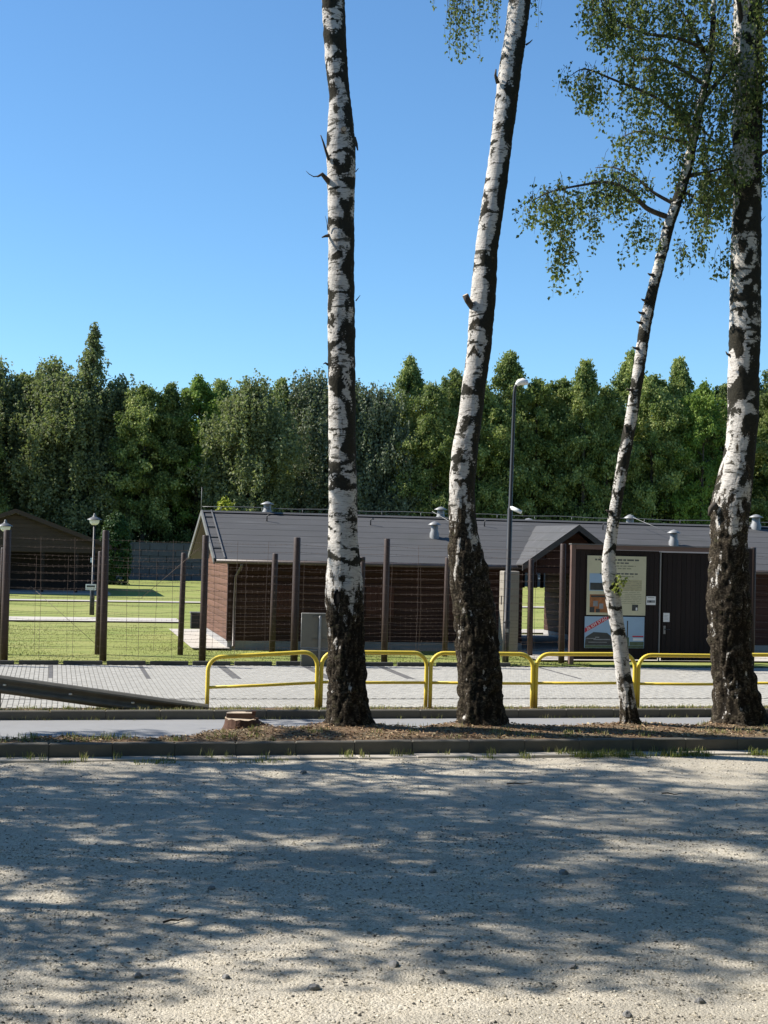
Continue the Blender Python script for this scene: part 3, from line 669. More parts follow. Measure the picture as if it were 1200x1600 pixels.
def add_limbs(root, limbs):
    for p, r in limbs:
        m = MB(); n = len(p); m.tube([tuple(q) for q in p], [r * (1 - .8 * i / (n - 1)) for i in range(n)], 6); m.build('branch', M['branch'], root)

SPEC_A = [(1132, 506, 582), (1110, 509, 578), (1080, 512, 574), (1000, 512, 570), (950, 509, 569), (925, 507, 568), (880, 511, 564), (840, 512, 560), (780, 513, 559), (700, 513, 557), (600, 512, 556), (500, 511, 555),
          (400, 512, 554), (340, 512, 554), (280, 511, 556), (235, 509, 557), (190, 512, 553), (150, 514, 548), (100, 508, 543), (50, 505, 541), (0, 502, 539)]
SPEC_B = [(1128, 714, 790), (1100, 715, 786), (1050, 716, 783), (1000, 713, 778), (950, 708, 774), (900, 702, 763), (870, 700, 757), (830, 701, 748), (800, 701, 744), (760, 701, 742), (700, 706, 747), (650, 716, 754), (600, 722, 760), (550, 729, 767),
          (500, 732, 772), (450, 736, 776), (400, 741, 777), (350, 747, 783), (300, 755, 791), (250, 763, 797), (200, 769, 803), (150, 775, 810), (100, 780, 816), (50, 789, 823), (0, 795, 830)]
SPEC_C = [(1130, 969, 1002), (1100, 967, 995), (1080, 964, 992), (1040, 959, 985), (1000, 955, 981), (960, 950, 974), (940, 946, 972), (900, 939, 965), (870, 940, 962), (840, 945, 965), (800, 951, 971), (760, 957, 977), (700, 967, 988), (650, 977, 997),
          (600, 985, 1005), (550, 992, 1012), (500, 999, 1020), (450, 1011, 1030), (400, 1024, 1042), (350, 1036, 1055), (300, 1054, 1073), (250, 1068, 1086), (200, 1079, 1094), (150, 1091, 1104), (100, 1103, 1114), (50, 1109, 1118), (0, 1112, 1119)]
SPEC_D = [(1128, 1114, 1198), (1100, 1116, 1190), (1080, 1117, 1183), (1040, 1113, 1175), (1000, 1110, 1172), (950, 1107, 1170), (900, 1109, 1168), (850, 1111, 1167), (800, 1111, 1170), (780, 1114, 1172), (740, 1125, 1176), (700, 1135, 1180),
          (650, 1139, 1185), (600, 1138, 1185), (500, 1141, 1187), (400, 1143, 1188), (300, 1146, 1188), (200, 1146, 1190), (100, 1146, 1190), (0, 1148, 1190)]

def stub(root, pts, r, cut=False):
    m = MB(); n = len(pts); m.tube(pts, [r * (1 - (.0 if cut else .7) * i / (n - 1)) for i in range(n)], 8)
    o = m.build('branch_stub', M['branch'], root)
    if cut:
        p, q = Vector(pts[-1]), Vector(pts[-2]); d = (p - q).normalized()
        m2 = MB(); m2.tube([p + d * .002, p + d * .008], r * .82, 10); m2.build('cut_face', M['cutwood'], o)

def birch(spec, z_rough, soft, seed, label, top, bands, dark_top, flare, side=0.0, Y=Y_TREE):
    path, rr = px_path(spec, Y, top, .86 if flare < .06 else .95)
    base = Vector((path[0].x, Y, soil_h(path[0].x, Y) - .03))
    root = empty('birch_tree', base, label, 'tree', 'birches along the kerb')
    path = [Vector((base.x, Y, base.z - .12))] + path; rr = [rr[0] * 1.06] + rr
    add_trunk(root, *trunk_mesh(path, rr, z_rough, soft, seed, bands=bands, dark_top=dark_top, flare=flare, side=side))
    return root, path

# first birch: scars and broken stubs high up
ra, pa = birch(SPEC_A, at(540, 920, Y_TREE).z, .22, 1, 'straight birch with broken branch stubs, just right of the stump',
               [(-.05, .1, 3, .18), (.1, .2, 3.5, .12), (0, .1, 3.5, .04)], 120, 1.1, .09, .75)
A = lambda u, v, dy=0: at(u, v, Y_TREE + dy)
stub(ra, [A(515, 285, -.05), A(503, 272, -.12), A(496, 276, -.16)], .055)
stub(ra, [A(500, 275, -.14), A(490, 276, -.15), A(483, 272, -.15), A(478, 267, -.15)], .013)
stub(ra, [A(514, 250, -.12), A(509, 235, -.2), A(505, 222, -.24), A(501, 211, -.26)], .03)
stub(ra, [A(514, 368, -.05), A(508, 369, -.1), A(503, 371, -.12)], .035)
stub(ra, [A(512, 360, -.1), A(511, 348, -.12), A(508, 337, -.13)], .01)
stub(ra, [A(536, 205, -.2), A(537, 202, -.27), A(537.5, 201.5, -.33)], .05, True)
stub(ra, [A(553, 215), A(557, 225), A(559, 235)], .04)
stub(ra, [A(553, 265), A(556, 268), A(560, 263)], .018)
stub(ra, [A(513, 570), A(508, 567), A(505, 569)], .025)
stub(ra, [A(556, 470), A(560, 465), A(563, 461)], .012)
stub(ra, [A(562, 875), A(566, 874), A(570, 876)], .05)
mm = MB(); hc = A(528, 935, -.345)
mm.add([hc + Vector((math.cos(t) * .045 + .012 * math.sin(3 * t), -.012 - .02 * math.cos(t), math.sin(t) * .13)) for t in np.linspace(0, 2 * math.pi, 14, endpoint=False)], [list(range(14))[::-1]])
mm.add([hc + Vector((math.cos(t) * .07, .06, math.sin(t) * .16)) for t in np.linspace(0, 2 * math.pi, 14, endpoint=False)], [list(range(14))])
hol = mm.build('trunk_hollow', M['hollow'], ra); hol['label'] = 'dark rotten hollow in the trunk'
limbs, st = free_crown(pa[-1].x, pa[-1].y, 15.8, pa[-1].z, 3.0, 22, 3, 10, (.4, 1.2)); add_limbs(ra, limbs); crown_part(ra, st, M['leaf'], (.05, .085), 1.0, .05)

# second birch
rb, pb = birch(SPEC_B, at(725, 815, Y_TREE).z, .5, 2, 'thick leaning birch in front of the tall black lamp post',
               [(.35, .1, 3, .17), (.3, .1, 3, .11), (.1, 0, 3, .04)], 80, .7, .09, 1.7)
stub(rb, [A(738, 480, -.05), A(731, 470, -.1), A(727, 461, -.12)], .06, True)
stub(rb, [A(822, 70), A(828, 66), A(832, 62)], .02)
stub(rb, [A(778, 130, -.1), A(774, 118, -.15), A(775, 108, -.16)], .04)
st = []
limbs, st0 = free_crown(pb[-1].x - .6, pb[-1].y, 16.2, pb[-1].z, 3.2, 22, 5, 10, (.4, 1.3)); st += st0
for (u, v0, v1, n_) in [(686, -40, 14, 2), (700, -40, 40, 3), (708, -40, 60, 4), (714, -40, 95, 5), (720, -40, 112, 6), (724, -40, 105, 4), (731, -40, 55, 4), (738, -40, 70, 3), (745, -40, 95, 5), (752, -40, 40, 3), (768, -40, 25, 5), (772, -40, 55, 3), (775, -40, 78, 3), (836, -40, 25, 3), (846, -40, 42, 2)]:
    for _ in range(n_):
        p = A(u + random.gauss(0, 3), v0, random.uniform(-.5, .5)); L = (p.z - A(u, v1).z) * random.uniform(.75, 1.02)
        st.append(strand(np.array(tuple(p)), L, 1.0, .04, .12))
limbs.append(([np.array(tuple(q)) for q in (A(826, -120), A(780, -95), A(735, -60), A(700, -45))], .04))
add_limbs(rb, limbs); crown_part(rb, st, M['leaf'], (.055, .085), 0.6, .035)

# third birch: thin, leaning, leafy
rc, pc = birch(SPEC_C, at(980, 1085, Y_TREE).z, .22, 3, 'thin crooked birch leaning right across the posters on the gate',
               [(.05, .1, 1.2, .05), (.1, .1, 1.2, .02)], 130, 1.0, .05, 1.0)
BR = [([(1040, 338), (1010, 325), (985, 300), (950, 285), (905, 290), (860, 300), (835, 312)], .055, -.8, 46, (.4, 1.0)),
      ([(1052, 318), (1020, 300), (990, 275), (960, 262), (930, 262)], .04, .9, 30, (.25, .9)),
      ([(1075, 275), (1100, 270), (1130, 262), (1150, 250)], .05, .5, 26, (.3, .9)),
      ([(1092, 160), (1120, 130), (1145, 95), (1152, 40)], .06, .4, 24, (.3, 1.0)),
      ([(1086, 215), (1060, 180), (1020, 150), (960, 125), (915, 108), (892, 118)], .045, -.5, 44, (.3, .95)),
      ([(1103, 95), (1085, 50), (1060, 10), (1030, -40)], .05, .3, 30, (.4, 1.2)),
      ([(1108, 80), (1060, 60), (1000, 50), (950, 20), (930, -30)], .045, -.9, 46, (.4, 1.15)),
      ([(1066, 298), (1090, 312), (1122, 335)], .03, -.3, 22, (.3, .9)),
      ([(1096, 130), (1040, 95), (990, 90), (960, 70)], .04, 1.0, 34, (.3, 1.0)),
      ([(1088, 190), (1110, 215), (1130, 225)], .03, .6, 20, (.3, .9)),
      ([(1080, 225), (1040, 215), (1000, 205), (970, 215)], .04, .7, 26, (.2, .7))]
st = []
for pts, r, dy, ns, LL in BR:
    n_ = len(pts); c3 = branch_curve([A(u, v, dy * (i / (n_ - 1)) ** 1.2) for i, (u, v) in enumerate(pts)], 6)
    m = MB(); m.tube([tuple(q) for q in c3], [r * (1 - .85 * i / (len(c3) - 1)) for i in range(len(c3))], 6); m.build('branch', M['branch'], rc)
    for _ in range(ns):
        q = c3[int(len(c3) * random.uniform(.3, 1) ** .8) - 1] + np.array([random.gauss(0, .12), random.gauss(0, .3), random.gauss(.05, .12)])
        st.append(strand(q, random.uniform(*LL), random.uniform(.6, 1.0), .035, .6))
def fill(n, u0, u1, v0, v1, L, yd=1.0, f=st):
    for _ in range(n):
        p = A(random.uniform(u0, u1), random.uniform(v0, v1), random.uniform(-yd, yd)); f.append(strand(np.array(tuple(p)), random.uniform(*L), random.uniform(.7, 1), .035, .45))
fill(330, 985, 1145, -60, 165, (.35, 1.1)); fill(110, 1050, 1150, 120, 270, (.4, .95)); fill(50, 1090, 1145, 250, 330, (.4, 1.0)); fill(70, 925, 990, -60, 40, (.4, .8)); fill(60, 1000, 1090, 150, 225, (.2, .6))
fill(16, 985, 1040, 325, 360, (.5, 1.0)); fill(40, 845, 905, 285, 320, (.5, 1.1)); fill(22, 868, 892, 330, 395, (.6, 1.15), .3); fill(26, 1095, 1142, 235, 300, (.4, 1.1))
fill(8, 1056, 1072, 360, 390, (.4, .7), .3); fill(7, 1092, 1100, 350, 390, (.4, .7), .3); fill(8, 1115, 1138, 370, 410, (.4, .7), .3); fill(12, 905, 930, 108, 150, (.5, .95), .3); fill(16, 930, 952, 0, 50, (.4, .7), .3)
fill(40, 915, 1010, 262, 300, (.3, .8)); fill(8, 920, 935, 310, 350, (.5, .9), .3)
fill(120, 1000, 1200, -190, -60, (.5, 1.2), 1.4)
crown_part(rc, st, M['leaf'], (.058, .10), 0.85, .05)
sp = [strand(np.array(tuple(A(968 + random.gauss(0, 4), 895 + random.uniform(-6, 20), -.22))), .22, random.uniform(.5, 1), .03, .5) for _ in range(11)]
c = crown_part(rc, sp, M['sprout'], (.05, .08), 1.0, .03, 'sprout', False); c['label'] = 'yellow-green leaf sprout on the trunk'; c['kind'] = 'stuff'
stub(rc, [A(985, 690), A(979, 680, -.05), A(976, 664, -.07)], .05)
stub(rc, [A(944, 880), A(939, 876), A(937, 870)], .02)
for v in (430, 470, 490, 505, 545, 610, 800):
    e = np.interp(v, [q[0] for q in SPEC_C[::-1]], [q[1] for q in SPEC_C[::-1]])
    stub(rc, [A(e + 5, v, -.05), A(e - 1, v - 1, -.08), A(e - 4, v - 3, -.09)], .035)

# fourth birch: thick, at the right edge
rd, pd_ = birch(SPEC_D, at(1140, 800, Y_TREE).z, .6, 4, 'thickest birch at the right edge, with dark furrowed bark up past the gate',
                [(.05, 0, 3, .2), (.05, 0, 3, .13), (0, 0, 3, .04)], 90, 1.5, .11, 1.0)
st = []
limbs, st0 = free_crown(pd_[-1].x, pd_[-1].y, 15.5, pd_[-1].z, 3.6, 26, 8, 12, (.6, 1.8)); st += st0
fill(200, 1138, 1225, -120, 150, (.4, 1.1), .2, st)
for s_ in st[-200:]: s_[:, 1] -= random.uniform(.3, 1.0)
fill(80, 1130, 1205, 110, 270, (.3, .8), .2, st)
for s_ in st[-80:]: s_[:, 1] -= random.uniform(.3, .8)
fill(70, 1192, 1280, -60, 250, (.4, 1.0), 1.0, st)
for pts, dy in [([(1170, 75), (1205, 45), (1250, 20)], .5), ([(1180, 245), (1200, 236), (1250, 215)], .4), ([(1160, 60), (1150, -20), (1120, -80)], -.8), ([(1175, 140), (1215, 110), (1260, 100)], -.6)]:
    c3 = branch_curve([A(u, v, dy * i / 2) for i, (u, v) in enumerate(pts)], 5); limbs.append((c3, .06))
add_limbs(rd, limbs); crown_part(rd, st, M['leaf'], (.058, .10), 0.85, .05)
stub(rd, [A(1118, 790, -.1), A(1111, 795, -.12), A(1108, 806, -.1)], .09)
stub(rd, [A(1140, 555), A(1136, 553), A(1134, 549)], .03)
stub(rd, [A(1186, 348), A(1190, 345), A(1196, 338)], .012)

def clump_leaves(centers, rad_, per, lsz, up=.5, squash=.75, droop=0.0, outward=None):
    C = np.repeat(np.array(centers), per, 0); R = np.repeat(np.array(rad_), per); n = len(C)
    d = rdir(n); d[:, 2] = np.abs(d[:, 2]) * .6 + d[:, 2] * .4
    P = C + d * (R * rng.uniform(.35, 1, n) ** .5)[:, None] * np.array([[1, 1, squash]])
    N = unit(d + rng.normal(0, .55, (n, 3)) + np.array([[0, 0, up]])); D = unit(np.cross(N, rdir(n)) + np.array([[0, 0, -droop]]))
    L = rng.uniform(.7, 1.3, n) * lsz; V, F = leaf_geo(P, D, N, L, L * .7, .1)
    T = np.clip(rng.normal(.42, .17, n) + np.repeat(rng.normal(0, .2, len(centers)), per), 0, 1)
    return V, F, np.repeat(T, 4)

# birches left of the picture, whose crowns dapple the gravel
limbs0, st0 = free_crown(0, 0, 7.5, 18.5, 3.5, 34, 21, 14, (.8, 2.0))
ccs, crs = [], []
for p, r in limbs0:
    for t in ((3, 6) if random.random() < .38 else (5,)):
        ccs.append(p[t] + rng.normal(0, .35, 3)); crs.append(random.uniform(.5, 1.05))
g1 = clump_leaves(ccs, crs, 105, .20, .3, .75, .4); g2 = leaves_on(st0[::6], (.09, .14), .6, .08)
lvV, lvF, lvT = join_geo([g1, g2])
shade_crown = np_mesh('crown', lvV, lvF, M['leaf'], attrs={'tint': lvT})
sp_path = [Vector((0.05 * math.sin(z * .5), 0.06 * math.cos(z * .4), z)) for z in np.linspace(-.2, 18.5, 24)]
tv = trunk_mesh(sp_path, [max(.03, .27 - .0125 * max(0, z)) for z in np.linspace(-.2, 18.5, 24)], 1.8, .3, 9, seg=20, dz=.14, bands=40, dark_top=.4, flare=.08)
shade_trunk = np_mesh('trunk', tv[0], tv[1], M['bark'], True, {'rough': tv[2], 'dark': tv[3], 'crease': tv[4]})
mb_l = MB()
for p, r in limbs0[::1]: mb_l.tube([tuple(q) for q in p], [r * (1 - .8 * i / 6) for i in range(7)], 5)
shade_limb = bpy.data.meshes.new('branch'); shade_limb.from_pydata([tuple(v) for v in mb_l.v], [], mb_l.f); shade_limb.materials.append(M['branch'])
SHADE = [(-6.6, 26.4, 1.0, 'nearest birch beyond the left edge, behind the kerb'), (-10.9, 25.6, 1.06, 'second birch beyond the left edge, behind the kerb'), (-15.4, 26.4, 1.0, 'third birch beyond the left edge, behind the kerb'),
         (-6.2, 22.2, .95, 'nearest birch of the front row beyond the left edge'), (-10.8, 21.4, 1.0, 'second birch of the front row beyond the left edge'), (-15.6, 22.4, 1.05, 'third birch of the front row beyond the left edge'), (-8.4, 19.6, .8, 'low birch beyond the left edge'), (-17.6, 18.6, .85, 'low birch far beyond the left edge'), (-8.8, 17.7, .78, 'lowest birch beyond the left edge')]
for i, (x, y, s, l) in enumerate(SHADE):
    r = empty('birch_tree', (x, y, 0.0 if y < Y_KERB else .2), l, 'tree', 'birches outside the picture')
    r.scale = (s, s, s); r.rotation_euler = (0, 0, i * 1.3)
    for nm, me in (('trunk', shade_trunk), ('crown', shade_crown), ('branch', shade_limb)):
        o = bpy.data.objects.new(nm, me); COL.objects.link(o); o.parent = r

# stump
sx = ground(375, 1140, .24); st_root = empty('tree_stump', sx, 'low sawn birch stump with a stepped cut on the litter', 'stump')
def ring(cx, cy, r, z, seed, n=22, a0=0, a1=2 * math.pi, flare=0.0):
    return [(cx + (r + flare * max(0, math.cos(t)) ** 3 + .03 * noise.noise(Vector((math.cos(t) * 2 + seed, math.sin(t) * 2, z * 3)))) * math.cos(t), cy + (r + .03 * noise.noise(Vector((math.cos(t) * 2 + seed, math.sin(t) * 2, z * 5 + 5)))) * math.sin(t), z) for t in np.linspace(a0, a1, n, endpoint=abs(a1 - a0) < 6.2)]
m = MB(); zs_ = [-.12, 0, .05, .10, .155, .195]; rs_ = [.38, .34, .31, .295, .285, .28]; n = 22
for z, r in zip(zs_, rs_): m.v += [sx + Vector((q[0], q[1], q[2] + (.035 * noise.noise(Vector((q[0] * 9, q[1] * 9, 4))) if z > .12 else 0))) for q in ring(0, 0, r, z, 3, n, flare=max(0, .3 - z * 1.5))]
for i in range(5):
    for k in range(n): m.f.append([i * n + k, i * n + (k + 1) % n, (i + 1) * n + (k + 1) % n, (i + 1) * n + k]); m.m.append(0); m.sm.append(False)
m.build('bark', M['stumpbark'], st_root)
m = MB(); m.v = [sx + Vector((q[0], q[1], q[2] + min(0, q[1]) * .22)) for q in ring(0, 0, .283, .207, 3, n)]; m.f = [list(range(n))]; m.m = [0]; m.sm = [False]; m.build('cut_face', M['cutwood'], st_root)
half = [sx + Vector(q) for q in ring(0, .02, .262, .195, 3, 12, -.05, math.pi + .05)]
m = MB(); m.prism(half, (0.01, .02, .085)); o = m.build('raised_half', M['stumpwood'], st_root)
m = MB(); m.v = [v + Vector((.01, .02, .089)) for v in half]; m.f = [list(range(12))]; m.m = [0]; m.sm = [False]; m.build('cut_face', M['cutwood'], o)
m = MB(); m.prism([sx + Vector(q) for q in ((.19, .02, .17), (.26, .02, .17), (.27, .08, .17), (.2, .1, .17))], (.02, 0, .15)); m.build('splinter', M['stumpbark'], st_root)
for (qx, qy, hh_) in ((-.2, .1, .13), (-.08, .2, .11), (.1, .18, .14), (.22, -.08, .06), (-.25, -.05, .05)):
    m = MB(); m.prism([sx + Vector((qx, qy, .15)), sx + Vector((qx + .09, qy + .01, .15)), sx + Vector((qx + .05, qy + .05, .15))], (.015, .01, hh_)); m.build('splinter', M['stumpwood'], st_root)

# ------------------------------------------------------------------ yellow barriers
def barrier(i):
    x0 = 2.93 + 2.215 * i; x1 = x0 + 2.13; dz0 = -.10 if i == 0 else 0.0
    names = ['leftmost yellow tube barrier, sagging at its left end', 'yellow tube barrier crossing behind the straight first birch', 'yellow tube barrier crossing behind the thick leaning birch',
             'yellow tube barrier crossing behind the thin crooked birch', 'yellow tube barrier in front of the dark gate leaf', 'yellow tube barrier right of the thickest birch', 'yellow tube barrier beyond the right edge']
    root = empty('tube_barrier', (x0, Y_RAIL, Z_PAVE), names[i], 'barrier', 'yellow tube barriers along the parking')
    R, r, zt = .27, .041, 1.41; pts = [(x0, Y_RAIL, .15), (x0, Y_RAIL, .7), (x0, Y_RAIL, zt - R + dz0)]
    for t in np.linspace(0, math.pi / 2, 8)[1:]: pts.append((x0 + R - R * math.cos(t), Y_RAIL, zt - R + R * math.sin(t) + dz0))
    pts.append(((x0 + x1) / 2, Y_RAIL, zt + dz0 * .5))
    for t in np.linspace(0, math.pi / 2, 8): pts.append((x1 - R + R * math.sin(t), Y_RAIL, zt - R + R * math.cos(t)))
    pts += [(x1, Y_RAIL, .7), (x1, Y_RAIL, .15)]
    part('frame', M['yellow'], root, lambda m: m.tube(pts, r, 12))
    part('mid_rail', M['yellow'], root, lambda m: m.tube([(x0, Y_RAIL, .82 + dz0), ((x0 + x1) / 2, Y_RAIL, .815 + dz0 * .5), (x1, Y_RAIL, .82)], .030, 10))
    return root
for i in range(7):
    b_ = barrier(i); b_.rotation_euler = (random.uniform(-.015, .015), random.uniform(-.006, .006), random.uniform(-.012, .012)); b_.location.z += random.uniform(-.015, .012)

# guard rail running down into the ground
g0 = Vector((-6.0, Y_RAIL - .05, 0)); gr = empty('guard_rail', (-0.9, Y_RAIL - .05, Z_PAVE), 'dark steel crash barrier beam sloping down into the ground at left', 'guard rail')
prof = [(0, .17), (-.035, .155), (-.075, .12), (-.08, .09), (-.06, .065), (-.015, .03), (0, .0), (-.015, -.03), (-.06, -.065), (-.08, -.09), (-.075, -.12), (-.035, -.155), (0, -.17)]
m = MB(); xs = np.linspace(-6, 2.95, 24); zc = lambda x: .79 - .142 * (x + .93)
for x in xs:
    for (d, z) in prof: m.v.append(Vector((x, Y_RAIL - .05 + d, min(1.35, zc(x)) + z)))
    for (d, z) in prof[::-1]: m.v.append(Vector((x, Y_RAIL - .042 + d, min(1.35, zc(x)) + z)))
K = len(prof) * 2
for i in range(len(xs) - 1):
    for k in range(K): m.f.append([i * K + k, i * K + (k + 1) % K, (i + 1) * K + (k + 1) % K, (i + 1) * K + k]); m.m.append(0); m.sm.append(False)
m.f.append([(len(xs) - 1) * K + k for k in range(K)]); m.m.append(0); m.sm.append(False)
m.build('beam', M['rust'], gr)
for x in (-3.3, -2.05, -.84, .36, 1.52, 2.6):
    part('reflector', M['reflect'], gr, lambda m: m.lathe((x, Y_RAIL - .075, zc(x)), [(0, .018), (.03, .015), (.034, 0), (.03, -.015), (0, -.018)], 10))
for x in (-4.6, -2.7, -1.0):
    part('post', M['rust'], gr, lambda m: m.box((x, Y_RAIL - .03, .1), (x + .1, Y_RAIL + .05, zc(x) + .05)))

# ------------------------------------------------------------------ wire fences
def fence(name, Y, xs, top, label, nw, gate_gap=None, r=.10, lean=0.0):
    root = empty(name, (xs[0], Y, Z_LAWN), label, 'fence', 'barbed wire fences around the camp')
    for i, x in enumerate(xs):
        rr = r * random.uniform(.9, 1.08); h = top + random.uniform(-.04, .04); tx = random.uniform(-.03, .03)
        part('post', M['post'], root, lambda m: m.tube([(x, Y, .2), (x + tx * .5, Y, 1.8), (x + tx, Y, h), (x + tx, Y, h + .02)], [rr, rr * .98, rr * .93, rr * .8], 12))
    for k in range(nw):
        z = .55 + (top - .75) * k / (nw - 1); m = MB()
        for a, b in zip(xs[:-1], xs[1:]):
            if gate_gap and a >= gate_gap[0] and b <= gate_gap[1]: continue
            sag = random.uniform(.01, .05); pts = [(a + (b - a) * t, Y - r * .95 + random.uniform(-.01, .01), z + random.uniform(-.012, .012) - sag * 4 * t * (1 - t)) for t in np.linspace(0, 1, 8)]
            m.tube(pts, .0031, 4, cap=False)
            for t in np.arange(.04, 1, .06):
                px_, pz = a + (b - a) * t, z - sag * 4 * t * (1 - t); m.tube([(px_ - .006, Y - r * .95 - .012, pz - .028), (px_ + .006, Y - r * .95 + .012, pz + .028)], .0022, 3, cap=False)
        m.build('wire', M['wire'], root)
    for a, b in zip(xs[:-1], xs[1:]):
        if gate_gap and a >= gate_gap[0] and b <= gate_gap[1]: continue
        for t in (.34, .68):
            x = a + (b - a) * t
            part('spacer_wire', M['wire'], root, lambda m: m.tube([(x + random.uniform(-.03, .03), Y - r, .45), (x + random.uniform(-.04, .04), Y - r, 1.8), (x + random.uniform(-.03, .03), Y - r, top - .15)], .004, 4, cap=False))
    return root
F1X = [-6.1, -3.65, -1.18, 1.28, 3.82, 6.24, 8.69, 11.2, 13.72]
f1 = fence('barbed_wire_fence', Y_F1, F1X, 3.68, 'front row of tall brown posts strung with barbed wire', 15, None, .095)
fence('barbed_wire_fence', Y_F1, [19.45, 21.9, 24.4], 3.66, 'barbed wire fence going on right of the gate behind the thickest birch', 15, None, .095)
F2X = [-4.0, -1.35, 1.2, 3.42, 5.95, 8.45, 10.93, 13.49]
f2 = fence('barbed_wire_fence', Y_F2, F2X, 3.16, 'rear row of lower brown posts strung with barbed wire', 13, None, .082)
part('stay_wire', M['wire'], f1, lambda m: m.tube([(3.7, Y_F1, 3.35), (2.3, Y_F2 - .1, 1.9)], .006, 5))
part('stay_wire', M['wire'], f1, lambda m: m.tube([(-.6, Y_F2 - .3, 2.2), (1.2, Y_F1 + .1, .7)], .005, 5))

# ------------------------------------------------------------------ barrack with cross gable
HX0, HX1, HX2, HX3 = 4.97, 13.93, 17.1, 27.0
HY0, HY1 = Y_H, 48.2; YE0, YE1, YR, ZE, ZR = 40.78, 48.75, 44.75, 3.0, 4.43
house = empty('barrack', (HX0, HY0, Z_LAWN), 'long low brown timber barrack with grey felt roof and cross gable', 'building')
ZW0, ZW1 = .62, 2.95
def board_wall(name, mat, p0, p1, z0, z1, n, nrm, clip=None, bh=.195):
    """wall core with horizontal bulged boards; nrm = outward normal"""
    p0, p1, nr = Vector((*p0, 0)), Vector((*p1, 0)), Vector((*nrm, 0))
    core = MB()
    if clip is None: poly = [p0 + Vector((0, 0, z0)), p1 + Vector((0, 0, z0)), p1 + Vector((0, 0, z1)), p0 + Vector((0, 0, z1))]
    else: poly = clip
    core.prism([q - nr * .002 for q in poly], -nr * .12); w = core.build(name, mat, house)
    k = 0; z = z0
    while z < z1 - .05:
        h = min(bh, z1 - z); a, b = p0, p1
        if clip is not None and z + h * .5 > ZE - .1:
            f = max(0.02, (ZR - .12 - z - h * .5) / (ZR - ZE)); mid = Vector((p0.x, YR, 0)) if abs(nr.x) > .5 else Vector(((p0.x + p1.x) / 2, p0.y, 0)); a = mid + (p0 - mid) * min(1, f); b = mid + (p1 - mid) * min(1, f)
        pr = [(0, 0), (.012, .014), (.018, h * .35), (.018, h * .65), (.013, h - .02), (0, h - .006)]
        m = MB(); m.add([a + nr * d + Vector((0, 0, z + q)) for d, q in pr] + [b + nr * d + Vector((0, 0, z + q)) for d, q in pr],
                        [(i, i + 6, i + 7, i + 1) for i in range(5)] + [tuple(range(6)), tuple(range(6, 12))[::-1]])
        m.build('board', mat, w); z += h; k += 1
    return w
gpoly = lambda X: [Vector((X, HY0, ZW0)), Vector((X, HY1, ZW0)), Vector((X, HY1, ZE + .05)), Vector((X, YR, ZR - .1)), Vector((X, HY0, ZE + .05))]
board_wall('front_wall', M['siding'], (HX0, HY0), (HX1, HY0), ZW0, ZW1, 1, (0, -1))
board_wall('front_wall', M['siding'], (HX2, HY0), (HX3, HY0), ZW0, ZW1, 1, (0, -1))
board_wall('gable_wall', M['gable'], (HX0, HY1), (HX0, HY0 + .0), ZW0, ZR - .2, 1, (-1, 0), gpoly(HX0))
board_wall('passage_wall', M['siding'], (HX2, HY1), (HX2, HY0), ZW0 - .2, ZW1, 1, (-1, 0))
board_wall('rear_wall', M['siding'], (HX0 + .13, HY1), (HX1, HY1), ZW0, ZW1, 1, (0, 1)); board_wall('rear_wall', M['siding'], (HX2, HY1), (HX3, HY1), ZW0, ZW1, 1, (0, 1))
part('end_wall', M['siding'], house, lambda m: m.box((HX1 - .12, HY0 + .13, ZW0), (HX1, HY1 - .13, ZW1)))
part('plinth', M['plinth'], house, lambda m: m.box((HX0 - .02, HY0 - .02, .2), (HX1 + .01, HY1 + .02, ZW0)))
part('plinth', M['plinth'], house, lambda m: m.box((HX2 - .02, HY0 - .02, .2), (HX3, HY1 + .02, ZW0 - .01)))
part('passage_floor', M['plinth'], house, lambda m: m.box((HX1 + .02, HY0, .2), (HX2 - .03, HY1, .44)))
part('corner_post', M['siding'], house, lambda m: m.box((HX0 - .05, HY0 - .05, ZW0), (HX0 + .1, HY0 + .1, ZW1)))
# valance of hanging slats at the far end of the passage
vr = part('valance_beam', M['siding'], house, lambda m: m.box((HX1 + .01, HY1 - .08, 2.85), (HX2 - .04, HY1, 3.0)))
for i in range(13):
    x = HX1 + .15 + i * .235
    part('slat', M['siding'], vr, lambda m: m.box((x, HY1 - .05, 2.1), (x + .13, HY1 - .02, 2.85)))
# shutters
for (u0, u1) in ((424, 457), (572, 616), (700, 742)):
    a, b = at(u0, 918, HY0 - .05).x, at(u1, 918, HY0 - .05).x
    sh = part('shutter', M['shutter'], house, lambda m: m.box((a, HY0 - .07, 1.35), (b, HY0 - .034, 2.28)))
    nb = 5
    for i in range(nb):
        w = (b - a) / nb; part('board', M['shutter'], sh, lambda m: m.box((a + i * w + .006, HY0 - .085, 1.37), (a + (i + 1) * w - .006, HY0 - .069, 2.26)))
    part('batten', M['shutter'], sh, lambda m: m.box((a + .03, HY0 - .105, 1.5), (b - .03, HY0 - .084, 1.58)))
    part('batten', M['shutter'], sh, lambda m: m.box((a + .03, HY0 - .105, 2.05), (b - .03, HY0 - .084, 2.13)))
